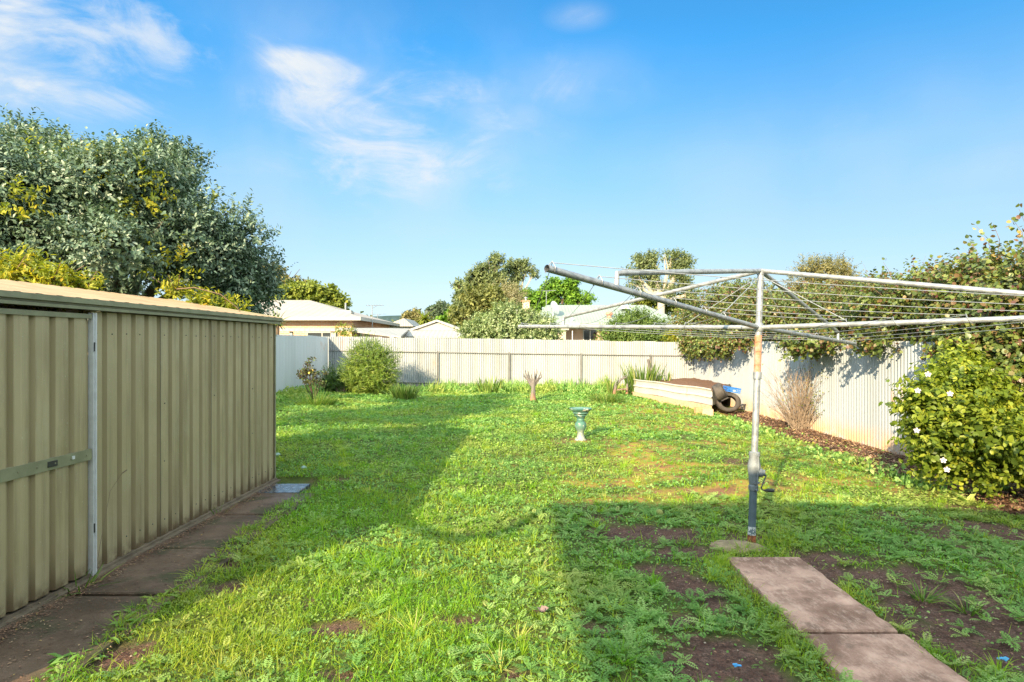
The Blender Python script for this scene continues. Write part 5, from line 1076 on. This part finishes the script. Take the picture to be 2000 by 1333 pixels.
tree('yellowing_tree', 'low yellowish tree between green roof and creeper', 'tree', 1300, 52, [bl(1300,600,52,40,16),bl(1260,592,52,24,12),bl(1335,600,52,30,20)], .2, m_lime, 1100, 6, .7, .22, .14, seed=60, fill=400)
tree('scrubby_tree', 'brown green scrubby tree behind the clothesline pole', 'tree', 1600, 24, [bl(1585,528,24,30,18),bl(1625,522,24,34,15),bl(1655,535,24,18,18),bl(1555,560,24,26,20),bl(1600,560,24,40,24),bl(1645,565,24,30,24),bl(1540,595,24,24,22),bl(1600,600,24,60,30)], .12, m_brown, 2600, 8, .6, .075, .035, seed=61, lump=.6, tm=bark, sizev=.4, cl=(9,.3,.1))
tree('dark_round_tree', 'small dark grey green round tree near the horizon', 'tree', 860, 85, [bl(860,606,85,20,13),bl(848,616,85,16,12),bl(872,614,85,16,14)], .25, m_dark, 700, 6, .8, .35, .25, seed=62, fill=400)
tree('flat_topped_tree', 'small brownish flat topped tree left of the dark round one', 'tree', 805, 75, [bl(795,628,75,18,14),bl(815,622,75,16,11),bl(812,634,75,26,14)], .25, m_brown, 700, 6, .8, .32, .22, seed=63, fill=400)
tree('bright_shrub_tree', 'small bright green tree tucked right of the dark round tree', 'tree', 880, 50, [bl(882,618,50,10,14),bl(870,630,50,26,10),bl(888,630,50,14,14)], .12, m_green, 500, 6, .5, .2, .13, seed=64, fill=200)
bushthing('variegated_bush', 'large pale variegated bush topping the back fence', 'bush', (at(1000,700,24.5).x,24.5,0), [bl(1000,628,24.5,42,28),bl(960,640,24.5,44,22),bl(1040,640,24.5,40,24),bl(985,612,24.5,18,12),bl(1060,650,24.5,32,16),bl(925,650,24.5,30,12),bl(1000,655,24.5,85,22)], m_var, 4200, 7, .30, .085, .05, T=RHOMB, seed=71, lump=.4, fill=1200)
bushthing('green_bush', 'dense green bush behind the fence below the green roof', 'bush', (at(1240,700,24).x,24,0), [bl(1240,645,24,50,30),bl(1205,652,24,34,18),bl(1285,652,24,38,20),bl(1240,630,24,28,20),bl(1250,662,24,75,18)], m_bush, 3600, 7, .26, .075, .04, T=RHOMB, seed=72, lump=.4, fill=1000)
bushthing('yellow_bush', 'small yellow flowered bush beside the creeper corner', 'bush', (at(1320,700,22.5).x,22.5,0), [bl(1318,660,22.5,22,8),bl(1330,655,22.5,18,9)], yel, 500, 7, .16, .05, .03, T=RHOMB, seed=73)
sp_ = at(675,700,22.5); bushthing('sapling', 'thin leafy sapling before the patio posts', 'sapling', (sp_.x,22.5,0), [bl(668,642,22.5,10,7),bl(678,650,22.5,14,10),bl(662,648,22.5,8,6),bl(690,652,22.5,9,7)], m_lime, 120, 6, .16, .06, .035, T=RHOMB, seed=74, stems=4)
# yucca and palm
def yucca(px, py, Y, n, L, w_, lb, name='yucca', mat=iris_m, hz=1.0, cat='yucca', droop=-.35):
    c = at(px, py, Y); e = tag(empty(name, (c.x, c.y, 0)), lb, cat); MB().tube([(c.x,c.y,-.1),(c.x,c.y,c.z)], [.09,.07], 8).build('trunk', bark, e, smooth=True)
    d = rdir(n); d[:,2] = np.abs(d[:,2])*1.1-.25; leaves('fronds', [(BLADE, np.tile(np.array([[c.x,c.y,c.z]]),(n,1)), d, np.array([0,0,1])+rng.normal(0,.1,(n,3)), L*rng.uniform(.7,1.1,n), w_, droop*rng.uniform(.2,1,n), rng.random(n))], mat, e)
yucca(542,632,22.5,90,.62,.045,'spiky yucca showing above the left fence beside the shed')
yucca(829,624,60,60,1.5,.22,'small distant palm by the flat topped tree','palm_tree',m_lime,cat='palm',droop=-.8)
# low vegetation mass and hills at the horizon
hl = MB(); n = 60; v = []
for i in range(n+1):
    x = -1500+3000*i/n; hgt = 62+22*float(fbm(np.array(x/240.), np.array(1.), 5))*1.0-18*abs(x+260)/1500; v += [(x,1500,-5),(x,1500,max(8,hgt*.93)),(x,2300,max(4,hgt*.7))]
hl.add(v, [(3*i, 3*i+3, 3*i+4, 3*i+1) for i in range(n)]+[(3*i+1, 3*i+4, 3*i+5, 3*i+2) for i in range(n)])
hmt = Mt('far_hill'); hillm = hmt.fin(hmt.mix(hmt.rng(hmt.noise(.02,5,.7), .4, .6), (.055,.085,.11), (.035,.06,.07)), 1, spec=0)
tag(hl.build('hills', hillm), 'low blue distant hills on the horizon', 'hills', kind='structure')
bp_ = []
for i in range(70):
    px = rng.uniform(-900,2900); Y = rng.uniform(95,160); bp_.append(bl(px, 650, Y, rng.uniform(30,60)*60/Y*1.3, rng.uniform(10,22), 40))
tag(foliage('treeline', bp_, 6000, 5, 2.0, 1.0, .7, m_olive, T=RHOMB, seed=80, shell=.7), 'low band of distant suburban trees behind the houses', 'trees', kind='stuff')
